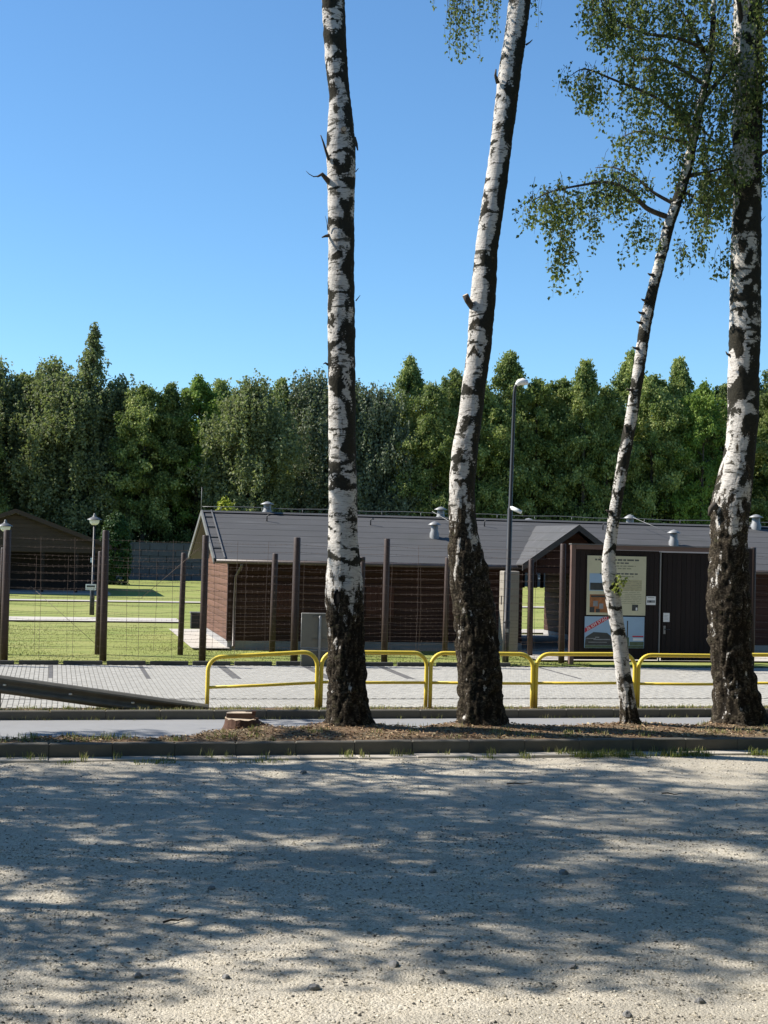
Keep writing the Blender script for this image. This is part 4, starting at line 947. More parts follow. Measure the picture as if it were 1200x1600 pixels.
# roof in overlapping felt strips
RX0, RX1 = 4.46, 27.5
roof = part('roof', M['fascia'], house, lambda m: (m.prism([(RX0 + .04, YE0 + .03, ZE - .06), (RX0 + .04, YR, ZR - .06), (RX0 + .04, YE1 - .03, ZE - .06), (RX0 + .04, YE1 - .03, ZE - .13), (RX0 + .04, YR, ZR - .18), (RX0 + .04, YE0 + .03, ZE - .13)], (RX1 - RX0 - .08, 0, 0))))
nS = 8
for s in (0, 1):
    for i in range(nS):
        ya, yb = (YE0, YR) if s == 0 else (YE1, YR)
        t0, t1 = i / nS, min(1.0, (i + 1.12) / nS)
        for j, (xa, xb) in enumerate(((RX0, RX0 + 7.6 + .9 * (i % 2)), (RX0 + 7.6 + .9 * (i % 2), RX0 + 15.1 - .8 * (i % 3)), (RX0 + 15.1 - .8 * (i % 3), RX1))):
            if s == 1 and j > 0: continue
            if s == 1: xb = RX1
            y0, z0, y1, z1 = ya + (yb - ya) * t0, ZE + (ZR - ZE) * t0, ya + (yb - ya) * t1, ZE + (ZR - ZE) * t1
            e = .014; m = MB(); g = .004 if j < 2 else 0
            m.prism([(xa, y0, z0 + e - .012), (xa, y1, z1 - .004), (xa, y1, z1 - .03), (xa, y0, z0 - .03)], (xb - xa - g, 0, 0)); m.build('felt_strip', M['roof'], roof)
part('ridge_cap', M['roof'], roof, lambda m: m.prism([(RX0 - .01, YR - .16, ZR - .02), (RX0 - .01, YR, ZR + .035), (RX0 - .01, YR + .16, ZR - .02), (RX0 - .01, YR, ZR - .02)], (RX1 - RX0 + .02, 0, 0)))
for s in (0, 1):
    ya = YE0 if s == 0 else YE1
    part('bargeboard', M['trim'], roof, lambda m: m.prism([(RX0 - .03, ya - (.02 if s == 0 else -.02), ZE - .14), (RX0 - .03, YR, ZR - .12), (RX0 - .03, YR, ZR + .05), (RX0 - .03, ya - (.02 if s == 0 else -.02), ZE + .03)], (.05, 0, 0)))
    part('verge_trim', M['trim'], roof, lambda m: m.prism([(RX0 + .28, ya, ZE + .025), (RX0 + .28, YR, ZR + .03), (RX0 + .28, YR, ZR + .055), (RX0 + .28, ya, ZE + .05)], (.035, 0, 0)))
for t in (.2, .42, .64, .86):
    part('trim_rung', M['trim'], roof, lambda m: m.box((RX0 + .02, YE0 + (YR - YE0) * t, ZE + (ZR - ZE) * t + .01), (RX0 + .3, YE0 + (YR - YE0) * t + .05, ZE + (ZR - ZE) * t + .04)))
part('eave_gutter', M['gutterm'], roof, lambda m: m.tube([(RX0 + .05, YE0 - .06, ZE - .06), (13.55, YE0 - .06, ZE - .075)], .06, 8))
part('eave_gutter', M['gutterm'], roof, lambda m: m.tube([(17.2, YE0 - .06, ZE - .06), (RX1, YE0 - .06, ZE - .075)], .06, 8))
part('downpipe', M['gutterm'], house, lambda m: m.tube([(5.25, YE0 - .06, ZE - .1), (5.25, YE0 + .0, ZE - .2), (5.14, HY0 - .10, ZE - .5), (5.12, HY0 - .10, 1.6), (5.12, HY0 - .10, .5), (5.1, HY0 - .22, .45)], .045, 8))
for i in range(9):
    x = HX0 + .4 + i * 1.05; part('rafter_end', M['siding'], roof, lambda m: m.box((x, YE0 + .06, ZE - .2), (x + .07, HY0 - .04, ZE - .10)))
# cross gable
GX, GXL, GXR, GZ, GY = 15.34, 13.58, 17.10, 4.22, 40.32
slope = (GZ - ZE) / (GX - GXL); yv = lambda z: YE0 + (z - ZE) / (ZR - ZE) * (YR - YE0)   # where the cross roof meets the main slope
for s in (-1, 1):
    xe = GX + s * (GX - GXL); nR = 5
    for i in range(nR):
        t0, t1 = i / nR, min(1, (i + 1.1) / nR)
        a = (xe + (GX - xe) * t0, ZE + .03 + (GZ - ZE) * t0); b = (xe + (GX - xe) * t1, ZE + .03 + (GZ - ZE) * t1); e = .02
        m = MB(); q = [Vector((a[0], GY, a[1] + e)), Vector((b[0], GY, b[1])), Vector((b[0], yv(b[1]) + .05, b[1])), Vector((a[0], yv(a[1]) + .05, a[1] + e))]
        m.prism(q, (0, 0, -.035)); m.build('felt_strip', M['roof'], roof)
    part('bargeboard', M['fascia'], roof, lambda m: m.prism([(xe, GY - .03, ZE - .15), (GX, GY - .03, GZ - .14), (GX, GY - .03, GZ + .05), (xe, GY - .03, ZE + .05)], (0, .045, 0)))
gx0 = GX - 1.42; gx1 = GX + 1.42
gw = part('gable_front', M['siding'], house, lambda m: m.prism([(gx0, GY + .42, ZE - .05), (gx1, GY + .42, ZE - .05), (GX, GY + .42, GZ - .1)], (0, .08, 0)))
for i in range(5):
    z = ZE + .02 + i * .2; hw = max(.05, 1.42 * (GZ - .15 - z - .1) / (GZ - ZE)); part('board', M['siding'], gw, lambda m: m.box((GX - hw, GY + .395, z), (GX + hw, GY + .418, z + .185)))
part('gable_beam', M['siding'], house, lambda m: m.box((GXL + .2, GY + .38, ZE - .22), (GXR - .1, GY + .52, ZE - .06)))
for x in (HX1 + .02, HX2 - .16):
    part('porch_post', M['siding'], house, lambda m: m.box((x, GY + .4, .42), (x + .13, GY + .53, ZE - .22)))
lt = part('porch_lamp', M['zinc'], house, lambda m: m.tube([(14.15, GY + .3, 2.78), (14.15, GY + .18, 2.72), (14.15, GY + .12, 2.66)], [.02, .03, .045], 8))
part('lens', M['white'], lt, lambda m: m.lathe((14.15, GY + .11, 2.62), [(0, -.03), (.03, -.02), (.04, .01), (.025, .03), (0, .035)], 10))

# vents on the roof
zroof = lambda y: ZE + (ZR - ZE) * (1 - abs(y - YR) / (YR - YE0))
def vent(x, y, h, r, label, nm='roof_vent'):
    z = zroof(y); v = empty(nm, (x, y, z), label, 'roof vent', 'metal roof vents')
    part('pipe', M['zinc'], v, lambda m: m.lathe((x, y, z - .1), [(r * 1.05, 0), (r * 1.05, .1 + h * .25), (r * .8, .1 + h * .42), (r * .8, .1 + h * .75)], 16))
    part('cowl_rod', M['zinc'], v, lambda m: m.tube([(x, y, z + h * .5), (x, y, z + h * .95)], r * .65, 8))
    part('cap', M['steel'], v, lambda m: m.lathe((x, y, z + h * .78), [(r * .2, .0), (r * 1.45, 0), (r * 1.45, .015), (r * .5, h * .2), (0, h * .24)], 16))
vent(6.55, 44.9, .42, .15, 'metal roof vent on the ridge near the left gable')
vent(12.3, 45.0, .46, .15, 'metal roof vent on the ridge left of the thick leaning birch')
vent(11.55, 42.95, .50, .14, 'metal roof vent on the front slope left of the thick leaning birch')
vent(19.2, 45.6, .62, .16, 'metal roof vent right of the cross gable on the ridge')
vent(19.55, 42.8, .5, .15, 'metal roof vent on the front slope above the gate')
vent(23.4, 44.6, .48, .17, 'metal roof vent right of the thickest birch')
vent(11.5, 46.3, .50, .10, 'small vent cap peeping over the ridge, left one of a pair')
vent(11.95, 46.2, .42, .09, 'small vent cap peeping over the ridge, right one of a pair')
vent(15.75, 46.2, .62, .2, 'low white vent cap behind the cross gable')
def hook(u, v, label):
    p = at(u, v, 43.3)
    for _ in range(6):
        p = at(u, v, p.y + (zroof(p.y) - p.z) * -1.2)
    p.z = zroof(p.y); h = empty('roof_hook', p, label, 'roof hook', 'black roof hooks')
    part('bar', M['blackmetal'], h, lambda m: m.tube([p, p + Vector((0, 0, .16)), p + Vector((.04, -.02, .2)), p + Vector((.1, -.04, .19))], .02, 6))
hook(417, 814, 'small black roof hook near the left gable'); hook(579, 820, 'small black roof hook just right of the straight birch'); hook(757, 822, 'small black roof hook left of the tall lamp post'); hook(942, 827, 'small black roof hook left of the thin birch above the gate')
lw = empty('lightning_wire', (RX0, YR, ZR), 'thin lightning conductor wire running along the roof ridge', 'wire')
m = MB(); xs = np.linspace(RX0, RX1, 40); m.tube([(x, YR, ZR + .16 + .015 * math.sin(x * 2.4)) for x in xs], .009, 4); m.build('cable', M['steel'], lw)
for x in np.arange(RX0 + .6, RX1, 1.3): part('holder', M['steel'], lw, lambda m: m.tube([(x, YR, ZR + .02), (x, YR, ZR + .16)], .008, 4))
part('rod', M['steel'], lw, lambda m: m.tube([(RX0 - .02, YR, ZR + .02), (RX0 - .02, YR, ZR + .75)], [.012, .006], 5))
for (x, dx) in ((12.4, -.55), (19.5, -.7)): part('rod', M['steel'], lw, lambda m: m.tube([(x + dx, 44.4, ZR + .2), (x, 43.1, ZR - .3)], .008, 5))
# bin beside the gable wall
bx = ground(305, 982, .42); bn = empty('litter_bin', bx, 'small dark bin with pale lid by the far end of the gable wall', 'bin')
part('body', M['bin'], bn, lambda m: m.box((bx.x - .16, bx.y - .16, .42), (bx.x + .17, bx.y + .2, .95), c=.02))
part('lid', M['trim'], bn, lambda m: m.box((bx.x - .19, bx.y - .19, .952), (bx.x + .2, bx.y + .23, 1.0), c=.015))

# ------------------------------------------------------------------ gate with posters
YG = 37.0
gate = empty('timber_gate', (13.85, YG, Z_LAWN), 'dark brown timber gate with a fixed panel and a closed leaf', 'gate')
for x in (13.86, 18.9, 19.18): part('gate_post', M['gateframe'] if x < 14 else M['gate'], gate, lambda m: m.box((x, YG - .06, .2), (x + .12, YG + .08, 3.66)))
part('top_beam', M['gateframe'], gate, lambda m: m.box((13.985, YG - .07, 3.54), (18.89, YG + .09, 3.66)))
part('cover_board', M['trim'], gate, lambda m: m.box((13.84, YG - .10, 3.664), (19.32, YG + .12, 3.69)))
def planks(x0, x1, z0, z1, y, w):
    n = int(round((x1 - x0) / w)); w = (x1 - x0) / n; pr = None
    for i in range(n):
        d = random.uniform(-.004, .004)
        if pr is None:
            o = MB().box((0.004, 0, 0), (w - .004, .03, z1 - z0)).build('board', M['gate']); pr = o.data
        else: o = bpy.data.objects.new('board', pr); COL.objects.link(o)
        o.parent = gate; o.location = Vector((x0 + i * w, y + d, z0)) - gate.location
planks(13.99, 16.48, .50, 3.53, YG, .145); planks(16.60, 18.88, .48, 3.50, YG + .02, .145)
part('backing', M['gate'], gate, lambda m: m.box((13.99, YG + .05, .55), (18.88, YG + .09, 3.50)))
part('leaf_edge', M['steel'], gate, lambda m: m.box((16.505, YG - .02, .46), (16.535, YG + .03, 3.52)))
hd = part('handle', M['blackmetal'], gate, lambda m: m.tube([(16.68, YG + .01, 1.35), (16.68, YG - .06, 1.35), (16.82, YG - .06, 1.35)], .014, 6))
part('lock_plate', M['steel'], gate, lambda m: m.box((16.65, YG - .0, 1.22), (16.71, YG + .018, 1.45)))
YP = YG - .03
def flatp(name, mat, parent, x0, x1, z0, z1, y, th=.004): return part(name, mat, parent, lambda m: m.box((x0, y - th, z0), (x1, y, z1)))
po = empty('information_poster', (15.2, YP, 1.7), 'cream information board with text and photos fixed to the gate', 'poster')
flatp('panel', M['cream'], po, 14.33, 16.07, 1.73, 3.37, YP, .02); yp = YP - .021
for (z, a, b, h, mt) in [(3.24, 14.55, 15.85, .045, 'ink'), (3.16, 14.85, 15.55, .035, 'ink'), (3.08, 14.75, 15.75, .03, 'inkpale'), (3.01, 14.8, 15.65, .03, 'inkpale'), (2.86, 14.7, 15.82, .04, 'ink'), (2.79, 14.8, 15.7, .03, 'inkpale')]:
    x = a
    while x < b:       # illegible small print: a row of word-sized marks
        w = random.uniform(.05, .2); flatp('text_line', M[mt], po, x, min(b, x + w), z, z + h, yp, .002); x += w + .03
for k in range(13):
    z = 2.66 - k * .05; x = 15.22
    while x < 15.92:
        w = random.uniform(.08, .25)
        if random.random() < .8: flatp('text_line', M['inkpale'], po, x, min(15.94, x + w), z, z + .012, yp, .002)
        x += w + .03
flatp('text_block', simple('print_tan', (0.46, .42, .26), .5, var=.15), po, 15.2, 15.95, 2.42, 2.72, YP - .0203, .001)
ph = flatp('photo_print', M['skyprint'], po, 14.40, 14.98, 2.40, 2.88, yp, .002); flatp('building_print', M['printdark'], ph, 14.42, 14.96, 2.42, 2.62, yp - .0025, .002)
ph = flatp('photo_print', M['printorange'], po, 14.42, 15.0, 1.80, 2.30, yp, .002)
for (a, b, c_, d, mt) in [(14.42, 14.56, 1.80, 1.95, 'printdark'), (14.52, 14.66, 1.97, 2.12, 'printmid'), (14.7, 14.82, 1.9, 2.05, 'printmid'), (14.6, 14.72, 1.8, 1.9, 'printdark'), (14.45, 14.98, 2.22, 2.27, 'printdark')]:
    flatp('figure_print', M[mt], ph, a, b, c_, d, yp - .0025, .002)
flatp('photo_print', M['printdark'], po, 15.67, 15.85, 1.86, 2.03, yp, .002); flatp('figure_print', M['white'], po, 15.78, 15.83, 1.87, 1.95, yp - .0025, .002)
p2 = empty('museum_poster', (15.2, YP, .82), 'blue photo poster with a red diagonal band, below the cream board', 'poster')
flatp('panel', M['skyprint'], p2, 14.29, 16.05, .82, 1.69, YP, .02)
q = part('building_print', M['printdark'], p2, lambda m: m.prism([(14.30, yp, .9), (15.10, yp, .9), (15.10, yp, 1.12), (14.95, yp, 1.24), (14.55, yp, 1.26), (14.32, yp, 1.12)], (0, -.002, 0)))
for (a, b, z, h) in ((14.34, 14.62, 1.07, .025), (14.55, 15.05, 1.04, .03), (14.6, 14.72, 1.1, .03), (14.4, 14.95, .97, .02)): flatp('light_print', M['printmid'], q, a, b, z, z + h, yp - .0025, .002)
flatp('ground_print', M['printgreen'], p2, 14.30, 16.04, .825, .895, yp, .0015)
flatp('bushes_print', M['printgreen'], p2, 15.62, 16.04, .90, 1.0, yp, .0015); flatp('tower_print', M['printdark'], p2, 15.53, 15.565, .9, 1.58, yp, .002); flatp('tower_print', M['printgreen'], p2, 15.5, 15.6, .9, 1.12, yp - .0022, .002)
flatp('line_print', M['printred'], p2, 15.7, 16.03, 1.13, 1.165, yp, .002); flatp('pale_print', M['white'], p2, 15.72, 16.02, 1.03, 1.10, yp, .002)
band = part('red_band', M['printred'], p2, lambda m: m.prism([(14.292, yp, 1.24), (14.98, yp, 1.62), (14.98, yp, 1.685), (14.86, yp, 1.685), (14.292, yp, 1.37)], (0, -.002, 0)))
fc = bpy.data.curves.new('band_lettering', 'FONT'); fc.body = '26 KM STĄD'; fc.size = .125; fc.extrude = .0006; fc.align_x = 'CENTER'; fc.align_y = 'CENTER'
fo = bpy.data.objects.new('tmp', fc); COL.objects.link(fo); bpy.context.view_layer.update()
lm = bpy.data.meshes.new_from_object(fo.evaluated_get(bpy.context.evaluated_depsgraph_get())); bpy.data.objects.remove(fo)
lm.materials.clear(); lm.materials.append(M['white']); lo = bpy.data.objects.new('lettering', lm); COL.objects.link(lo); lo.parent = band
lo.location = Vector((14.64, yp - .0035, 1.495)) - wloc(band); lo.rotation_euler = (rad(90), rad(-29), 0)
sg = empty('notice_sign', (16.25, YP, 2.03), 'small pale notice with grey print right of the cream board', 'sign')
flatp('panel', M['white'], sg, 16.10, 16.38, 2.03, 2.27, YP, .012); flatp('print', M['printmid'], sg, 16.12, 16.36, 2.09, 2.16, YP - .0125, .002); flatp('print', M['printdark'], sg, 16.19, 16.24, 2.10, 2.15, YP - .015, .002); flatp('print', M['printmid'], sg, 16.14, 16.34, 2.225, 2.24, YP - .0125, .002)
sh_ = empty('paper_notice', (16.73, YG, 1.56), 'white paper sheet pinned on the closed gate leaf', 'sign')
flatp('sheet', M['white'], sh_, 16.64, 16.83, 1.56, 1.81, YG + .012, .004)
for k in range(4): flatp('text_line', M['printmid'], sh_, 16.67, 16.80 - random.uniform(0, .05), 1.62 + k * .04, 1.627 + k * .04, YG + .0075, .001)
p0, p1 = at(1040, 1037, YG), at(1110, 1040, YG)

# concrete pillar, tall lamp, sign seen from behind
pl = empty('concrete_pillar', (13.05, 39.9, Z_LAWN), 'square pale concrete pillar behind the tall black lamp post', 'pillar')
part('shaft', M['pillar'], pl, lambda m: m.box((12.83, 39.75, .3), (13.30, 40.15, 2.84), c=.02))
part('slot', M['hollow'], pl, lambda m: m.box((12.824, 39.9, 1.85), (12.832, 39.98, 2.1)))
tl = empty('street_lamp', (12.17, 37.42, Z_LAWN), 'tall black street lamp with a small pale head beside the pillar', 'street lamp')
part('pole', M['blackmetal'], tl, lambda m: m.tube([(12.17, 37.42, .2), (12.18, 37.42, 1.5), (12.185, 37.42, 1.52), (12.21, 37.42, 4.6), (12.215, 37.42, 4.65), (12.26, 37.42, 7.8), (12.27, 37.40, 7.98), (12.33, 37.38, 8.06)], [.095, .092, .078, .072, .055, .045, .042, .04], 12))
part('hatch', M['steel'], tl, lambda m: m.box((12.13, 37.315, 1.2), (12.21, 37.345, 1.3)))
part('collar', M['blackmetal'], tl, lambda m: m.lathe((12.185, 37.42, 1.45), [(.098, 0), (.105, .02), (.098, .05)], 14))
hd = part('lamp_head', M['white'], tl, lambda m: m.tube([(12.30, 37.40, 8.03), (12.36, 37.37, 8.10), (12.46, 37.33, 8.13), (12.56, 37.29, 8.10), (12.60, 37.27, 8.06)], [.05, .085, .10, .08, .03], 12))
cm_ = part('security_camera', M['white'], tl, lambda m: m.tube([(12.23, 37.34, 4.63), (12.34, 37.25, 4.57), (12.45, 37.16, 4.51)], [.05, .055, .05], 10))
part('bracket', M['white'], cm_, lambda m: m.tube([(12.22, 37.40, 4.66), (12.23, 37.33, 4.62)], .035, 8))
sb = empty('sign_board', (6.85, 36.75, Z_PAVE), 'grey metal sign seen from behind, half hidden by the straight birch', 'sign')
YS = 36.5
part('panel', M['signback'], sb, lambda m: m.box((6.30, YS, .80), (7.35, YS + .02, 1.70), c=0))
part('lower_panel', M['signback'], sb, lambda m: m.box((6.32, YS, .30), (7.33, YS + .02, .74)))
for (z0, z1) in ((1.70, .80), (.74, .30)):
    part('rim', M['steel'], sb, lambda m: m.tube([(6.30, YS, z1), (6.30, YS, z0), (7.35, YS, z0), (7.35, YS, z1), (6.30, YS, z1)], .012, 6))
part('pole', M['steel'], sb, lambda m: m.tube([(6.78, YS - .045, .25), (6.78, YS - .045, 1.62), (6.78, YS - .045, 1.64)], [.035, .035, .02], 10))
for z in (1.58, 1.0, .62): part('clamp', M['rust'], sb, lambda m: m.box((6.6, YS - .03, z), (6.98, YS - .004, z + .05)))
for (x, z) in ((7.0, 1.14), (7.02, .42), (7.2, 1.14)): part('sticker', M['white'], sb, lambda m: m.box((x, YS - .006, z), (x + .06, YS - .003, z + .09)))

# ------------------------------------------------------------------ far lawn: lamps, pavilion, wall, thuja
def globe_lamp(x, y, label, ztop):
    z0 = ztop - .58; r = empty('park_lamp', (x, y, Z_LAWN), label, 'park lamp', 'globe lamps on the lawn')
    part('pole', M['blackmetal'], r, lambda m: m.tube([(x, y, .2), (x, y, 1.5), (x, y, 1.55), (x, y, z0 + .1)], [.10, .10, .05, .04], 10))
    part('globe', M['globe'], r, lambda m: m.lathe((x, y, z0 + .08), [(.05, 0), (.12, .02), (.18, .09), (.205, .18), (.2, .21)], 18))
    part('hood', M['hood'], r, lambda m: m.lathe((x, y, z0 + .29), [(.29, 0), (.28, .025), (.16, .09), (.08, .13), (.05, .19), (.04, .25), (0, .28)], 18))
    return r
gl = globe_lamp(1.52, 58.5, 'globe lamp on a thin pole with a small notice, beside two fence posts', 4.50)
part('notice', M['white'], gl, lambda m: m.box((1.24, 58.38, 1.38), (1.66, 58.39, 1.62))); part('notice_print', M['printdark'], gl, lambda m: m.box((1.29, 58.374, 1.50), (1.61, 58.379, 1.57)))
globe_lamp(-1.95, 58.5, 'globe lamp behind the leftmost fence post', 4.15)
PVY = 79.0; pv_ = empty('pavilion', (-2.1, PVY, Z_LAWN), 'dark timber pavilion with a broad gable at the left edge', 'building')
ax, az, ex, ez = -2.1, 4.78, 3.0, 2.95
part('gable', M['pavwood'], pv_, lambda m: m.prism([(2 * ax - ex, PVY, ez - .35), (ex - .3, PVY, ez - .35), (ex - .3, PVY, ez), (ax, PVY, az - .12), (2 * ax - ex, PVY, ez)], (0, .1, 0)))
gb = bpy.context.scene.objects[pv_.children[0].name] if pv_.children else pv_
for i in range(10):
    z = ez - .33 + i * .215; hw = (ax + 5.1 - ax) * max(.03, (az - .15 - z - .1)) / (az - ez); hw = min(hw, ex - .35 - ax)
    part('board', M['pavwood'], pv_, lambda m: m.box((ax - hw, PVY - .03, z), (ax + hw, PVY - .002, z + .2)))
for s in (-1, 1):
    e = ax + s * (ex - ax)
    rf = part('roof', M['roof'], pv_, lambda m: m.prism([(e, PVY - .35, ez - .02), (ax, PVY - .35, az), (ax, PVY - .35, az + .12), (e, PVY - .35, ez + .10)], (0, 10.5, 0)))
    part('bargeboard', M['pavwood'], rf, lambda m: m.prism([(e, PVY - .38, ez - .12), (ax, PVY - .38, az - .10), (ax, PVY - .38, az + .13), (e, PVY - .38, ez + .11)], (0, .028, 0)))
part('wall', M['gate'], pv_, lambda m: m.box((2 * ax - ex + .5, PVY + 3.0, .4), (ex - .5, PVY + 3.15, ez - .1)))
part('side_wall', M['gate'], pv_, lambda m: m.box((ex - .65, PVY + 3.16, .4), (ex - .5, PVY + 9.8, ez - .05)))
for x in (-6.6, -3.6, -.7, 1.1, 2.45): part('post', M['gate'], pv_, lambda m: m.box((x, PVY + .02, .4), (x + .16, PVY + .18, ez - .36)))
part('floor', M['plinth'], pv_, lambda m: m.box((2 * ax - ex, PVY - .6, .3), (ex, PVY + 10, .45)))
part('camera_box', M['white'], pv_, lambda m: m.box((1.9, PVY + .02, 2.1), (2.0, PVY + .1, 2.35)))

fw = empty('block_wall', (4, 107, Z_LAWN), 'dark blue-grey concrete block wall behind the lawn', 'wall')
bw, bh = 1.25, .45; pr = None
part('wall_core', M['farwall'], fw, lambda m: m.box((-32, 107.03, .3), (60, 107.25, 3.0)))
for j in range(6):
    for i in range(-26, 48):
        x = i * bw + (bw / 2 if j % 2 else 0)
        if not (-3 < x < 14): continue
        if pr is None: o = MB().box((.02, -.12, .015), (bw - .02, .05, bh - .015)).build('block', M['farwall']); pr = o.data
        else: o = bpy.data.objects.new('block', pr); COL.objects.link(o)
        o.parent = fw; o.location = Vector((x, 107.02 + random.uniform(-.06, .03), .35 + j * bh)) - fw.location
part('coping', M['farwall'], fw, lambda m: m.box((-32, 106.88, 3.03), (60, 107.3, 3.14)))

def tree_mesh(kind, H, R, seed, z0=.12):
    if kind == 'round' : z0 = .25
    r_ = random.Random(seed); cs, rs = [], []
    nC = {'alder': 440, 'round': 420, 'maple': 360, 'weep': 300, 'willow': 260, 'spire': 560}[kind]
    var_ = seed
    def prof(h):
        if kind == 'alder': return (1 - h ** (2.4 if var_ % 2 else 1.9)) ** .74 * (.7 + .3 * min(1, h * 5))
        if kind == 'spire': return (1 - h) ** 1.0 * (.75 + .25 * min(1, h * 4))
        if kind in ('maple', 'round'): return math.sqrt(max(0, 1 - (h * 1.02 - .35) ** 2 / .45))
        return math.sqrt(max(0.0, 1 - (h - .42) ** 2 / .36))
    nB = nC // 4
    for i in range(nB):
        h = ((i + r_.random()) / nB) ** .9; a = r_.uniform(0, 6.28); l = R * prof(h) * r_.uniform(.6, 1.22); z = H * (z0 + (1 - z0) * h) - .4
        for t in (.42, .66, .86, 1.04):
            da = r_.gauss(0, .16); q = l * t * r_.uniform(.9, 1.1)
            cs.append((q * math.cos(a + da), q * math.sin(a + da), z + l * (.30 * t - .26 * t * t) + r_.gauss(0, .18)))
            rs.append((.85 - .40 * t) * r_.uniform(.4, 1.3) * (1 - .5 * h))
    for i in range(7):
        cs.append((r_.gauss(0, .2), r_.gauss(0, .2), H * (.92 + .014 * i) - .2)); rs.append(.26 - .03 * i)
    for k in range(3 if kind != 'spire' else 0):
        ox, oy, oh = r_.gauss(0, .5), r_.gauss(0, .5), r_.uniform(-.10, -.02)
        for i in range(5): cs.append((ox, oy, H * (.90 + oh + .022 * i))); rs.append(.34 - .06 * i)
    if kind in ('weep', 'willow', 'spire'):
        st = []
        for c_, q in zip(cs, rs):
            for _ in range(7):
                st.append(strand(np.array(c_) + rng.normal(0, .45 if kind != 'spire' else .06 + .3 * (1 - c_[2] / H), 3), r_.uniform(.9, 2.4) * (1 if kind != 'spire' else .12 + .5 * (1 - c_[2] / H)), 1.0, .10, .5))
        V, F, T = leaves_on(st, (.17, .30) if kind != 'spire' else (.12, .22), 1.25, .10 if kind != 'spire' else .06)
    else:
        st = []
        for c_, q in zip(cs, rs):
            rd = np.array([c_[0], c_[1], .25 * R]); rd /= np.linalg.norm(rd) + 1e-6; nn = 9; ts = np.linspace(0, 1, nn)[:, None]
            for _ in range(8 if kind != 'maple' else 7):
                d = unit(rd * .75 + rng.normal(0, .75, 3)); L = q * r_.uniform(.7, 1.5); p0 = np.array(c_) + rng.normal(0, .33 * q, 3)
                st.append(p0 + d * L * ts + np.array([0, 0, -1.]) * (.35 * L * ts ** 2))
        V, F, T = leaves_on(st, (.15, .25) if kind != 'maple' else (.18, .28), 1.05, .13)
        Tc = np.clip(T.reshape(-1, 4)[:, 0] * .8 + .12 + .20 * np.sin(V.reshape(-1, 4, 3)[:, 0, 2] * 2.1 + V.reshape(-1, 4, 3)[:, 0, 0] * 1.7 + seed), 0, 1); T = np.repeat(Tc, 4)
    me = np_mesh('crown', V, F, M[{'alder': 'alder', 'round': 'alder', 'maple': 'maple', 'weep': 'weep', 'willow': 'willow', 'spire': 'weep'}[kind]], attrs={'tint': T})
    mb = MB(); mb.tube([(0, 0, -.3), (.08, 0, H * .3), (-.05, .05, H * .6), (0, 0, H * .93)], [.20, .16, .10, .02], 7)
    for i in range(16):
        z = H * (.2 + .045 * i); a = i * 2.4; l = R * .7 * (1 - i / 20); mb.tube([(0, 0, z), (math.cos(a) * l * .5, math.sin(a) * l * .5, z + l * .28), (math.cos(a) * l, math.sin(a) * l, z + l * .42)], [.05, .035, .012], 4)
    tm = bpy.data.meshes.new('trunk'); tm.from_pydata([tuple(v) for v in mb.v], [], mb.f); tm.materials.append(M['branch'])
    return me, tm
TM = {('alder', 0): tree_mesh('alder', 15, 2.7, 1), ('alder', 1): tree_mesh('alder', 15, 2.5, 2), ('alder', 2): tree_mesh('alder', 15, 3.0, 3), ('maple', 0): tree_mesh('maple', 15, 3.0, 4), ('round', 0): tree_mesh('round', 15, 2.9, 11), ('round', 1): tree_mesh('round', 15, 2.6, 12),
      ('weep', 0): tree_mesh('weep', 15, 3.0, 5), ('weep', 1): tree_mesh('weep', 15, 2.6, 6), ('willow', 0): tree_mesh('willow', 15, 3.4, 7), ('spire', 0): tree_mesh('spire', 15, 4.4, 8)}
def far_tree(u, v, Y, kind, var, wide, label, rot):
    v += {'alder': -6, 'round': 14}.get(kind, 0); Y += 2.2 * math.sin(u * 1.7)
    p = at(u, v, Y); s = (p.z - .35) / 15.0
    r = empty('forest_tree', (p.x, Y, .35), label, 'tree', 'trees of the wood behind the barrack')
    wide *= 1.0 if kind in ('alder', 'round') else 1.05
    r.scale = (wide, wide, s); r.rotation_euler = (0, 0, rot)
    for nm, me in zip(('crown', 'trunk'), TM[(kind, var)]):
        o = bpy.data.objects.new(nm, me); COL.objects.link(o); o.parent = r
FAR = [(-45, 590, 114, 'alder', 0, 1.0), (-10, 560, 115, 'weep', 0, 1.0), (38, 572, 116, 'round', 1, 1.1), (75, 560, 114, 'weep', 1, 1.05), (112, 585, 112, 'weep', 0, 1.1), (149, 500, 113.5, 'spire', 0, 1.25), (185, 590, 115, 'weep', 1, 1.0),
       (228, 588, 115, 'round', 0, 1.0), (268, 605, 114, 'alder', 0, .95), (312, 590, 113, 'maple', 0, .95), (345, 600, 118, 'alder', 1, 1.0), (398, 590, 112.5, 'weep', 0, 1.05), (440, 598, 116, 'alder', 0, 1.0), (492, 578, 113.5, 'willow', 0, .95),
       (545, 592, 114, 'willow', 0, 1.05), (590, 600, 115, 'willow', 0, .85), (640, 566, 116, 'alder', 2, 1.0), (676, 588, 113, 'round', 1, 1.0), (712, 585, 116, 'alder', 0, 1.0), (752, 580, 113, 'round', 0, 1.0), (797, 556, 115, 'alder', 0, 1.1), (840, 578, 112.5, 'round', 0, 1.05),
       (878, 580, 116, 'round', 1, 1.1), (916, 570, 114, 'alder', 1, 1.05), (950, 592, 112.5, 'round', 1, 1.0), (988, 556, 115, 'alder', 2, 1.05), (1022, 572, 113, 'round', 0, 1.1), (1062, 566, 115, 'alder', 1, 1.1), (1100, 600, 112.5, 'maple', 0, .85), (1132, 588, 113, 'round', 1, 1.0), (1172, 572, 113.5, 'alder', 0, 1.05), (1215, 592, 113, 'round', 0, 1.05), (1262, 575, 114, 'alder', 2, 1.1)]
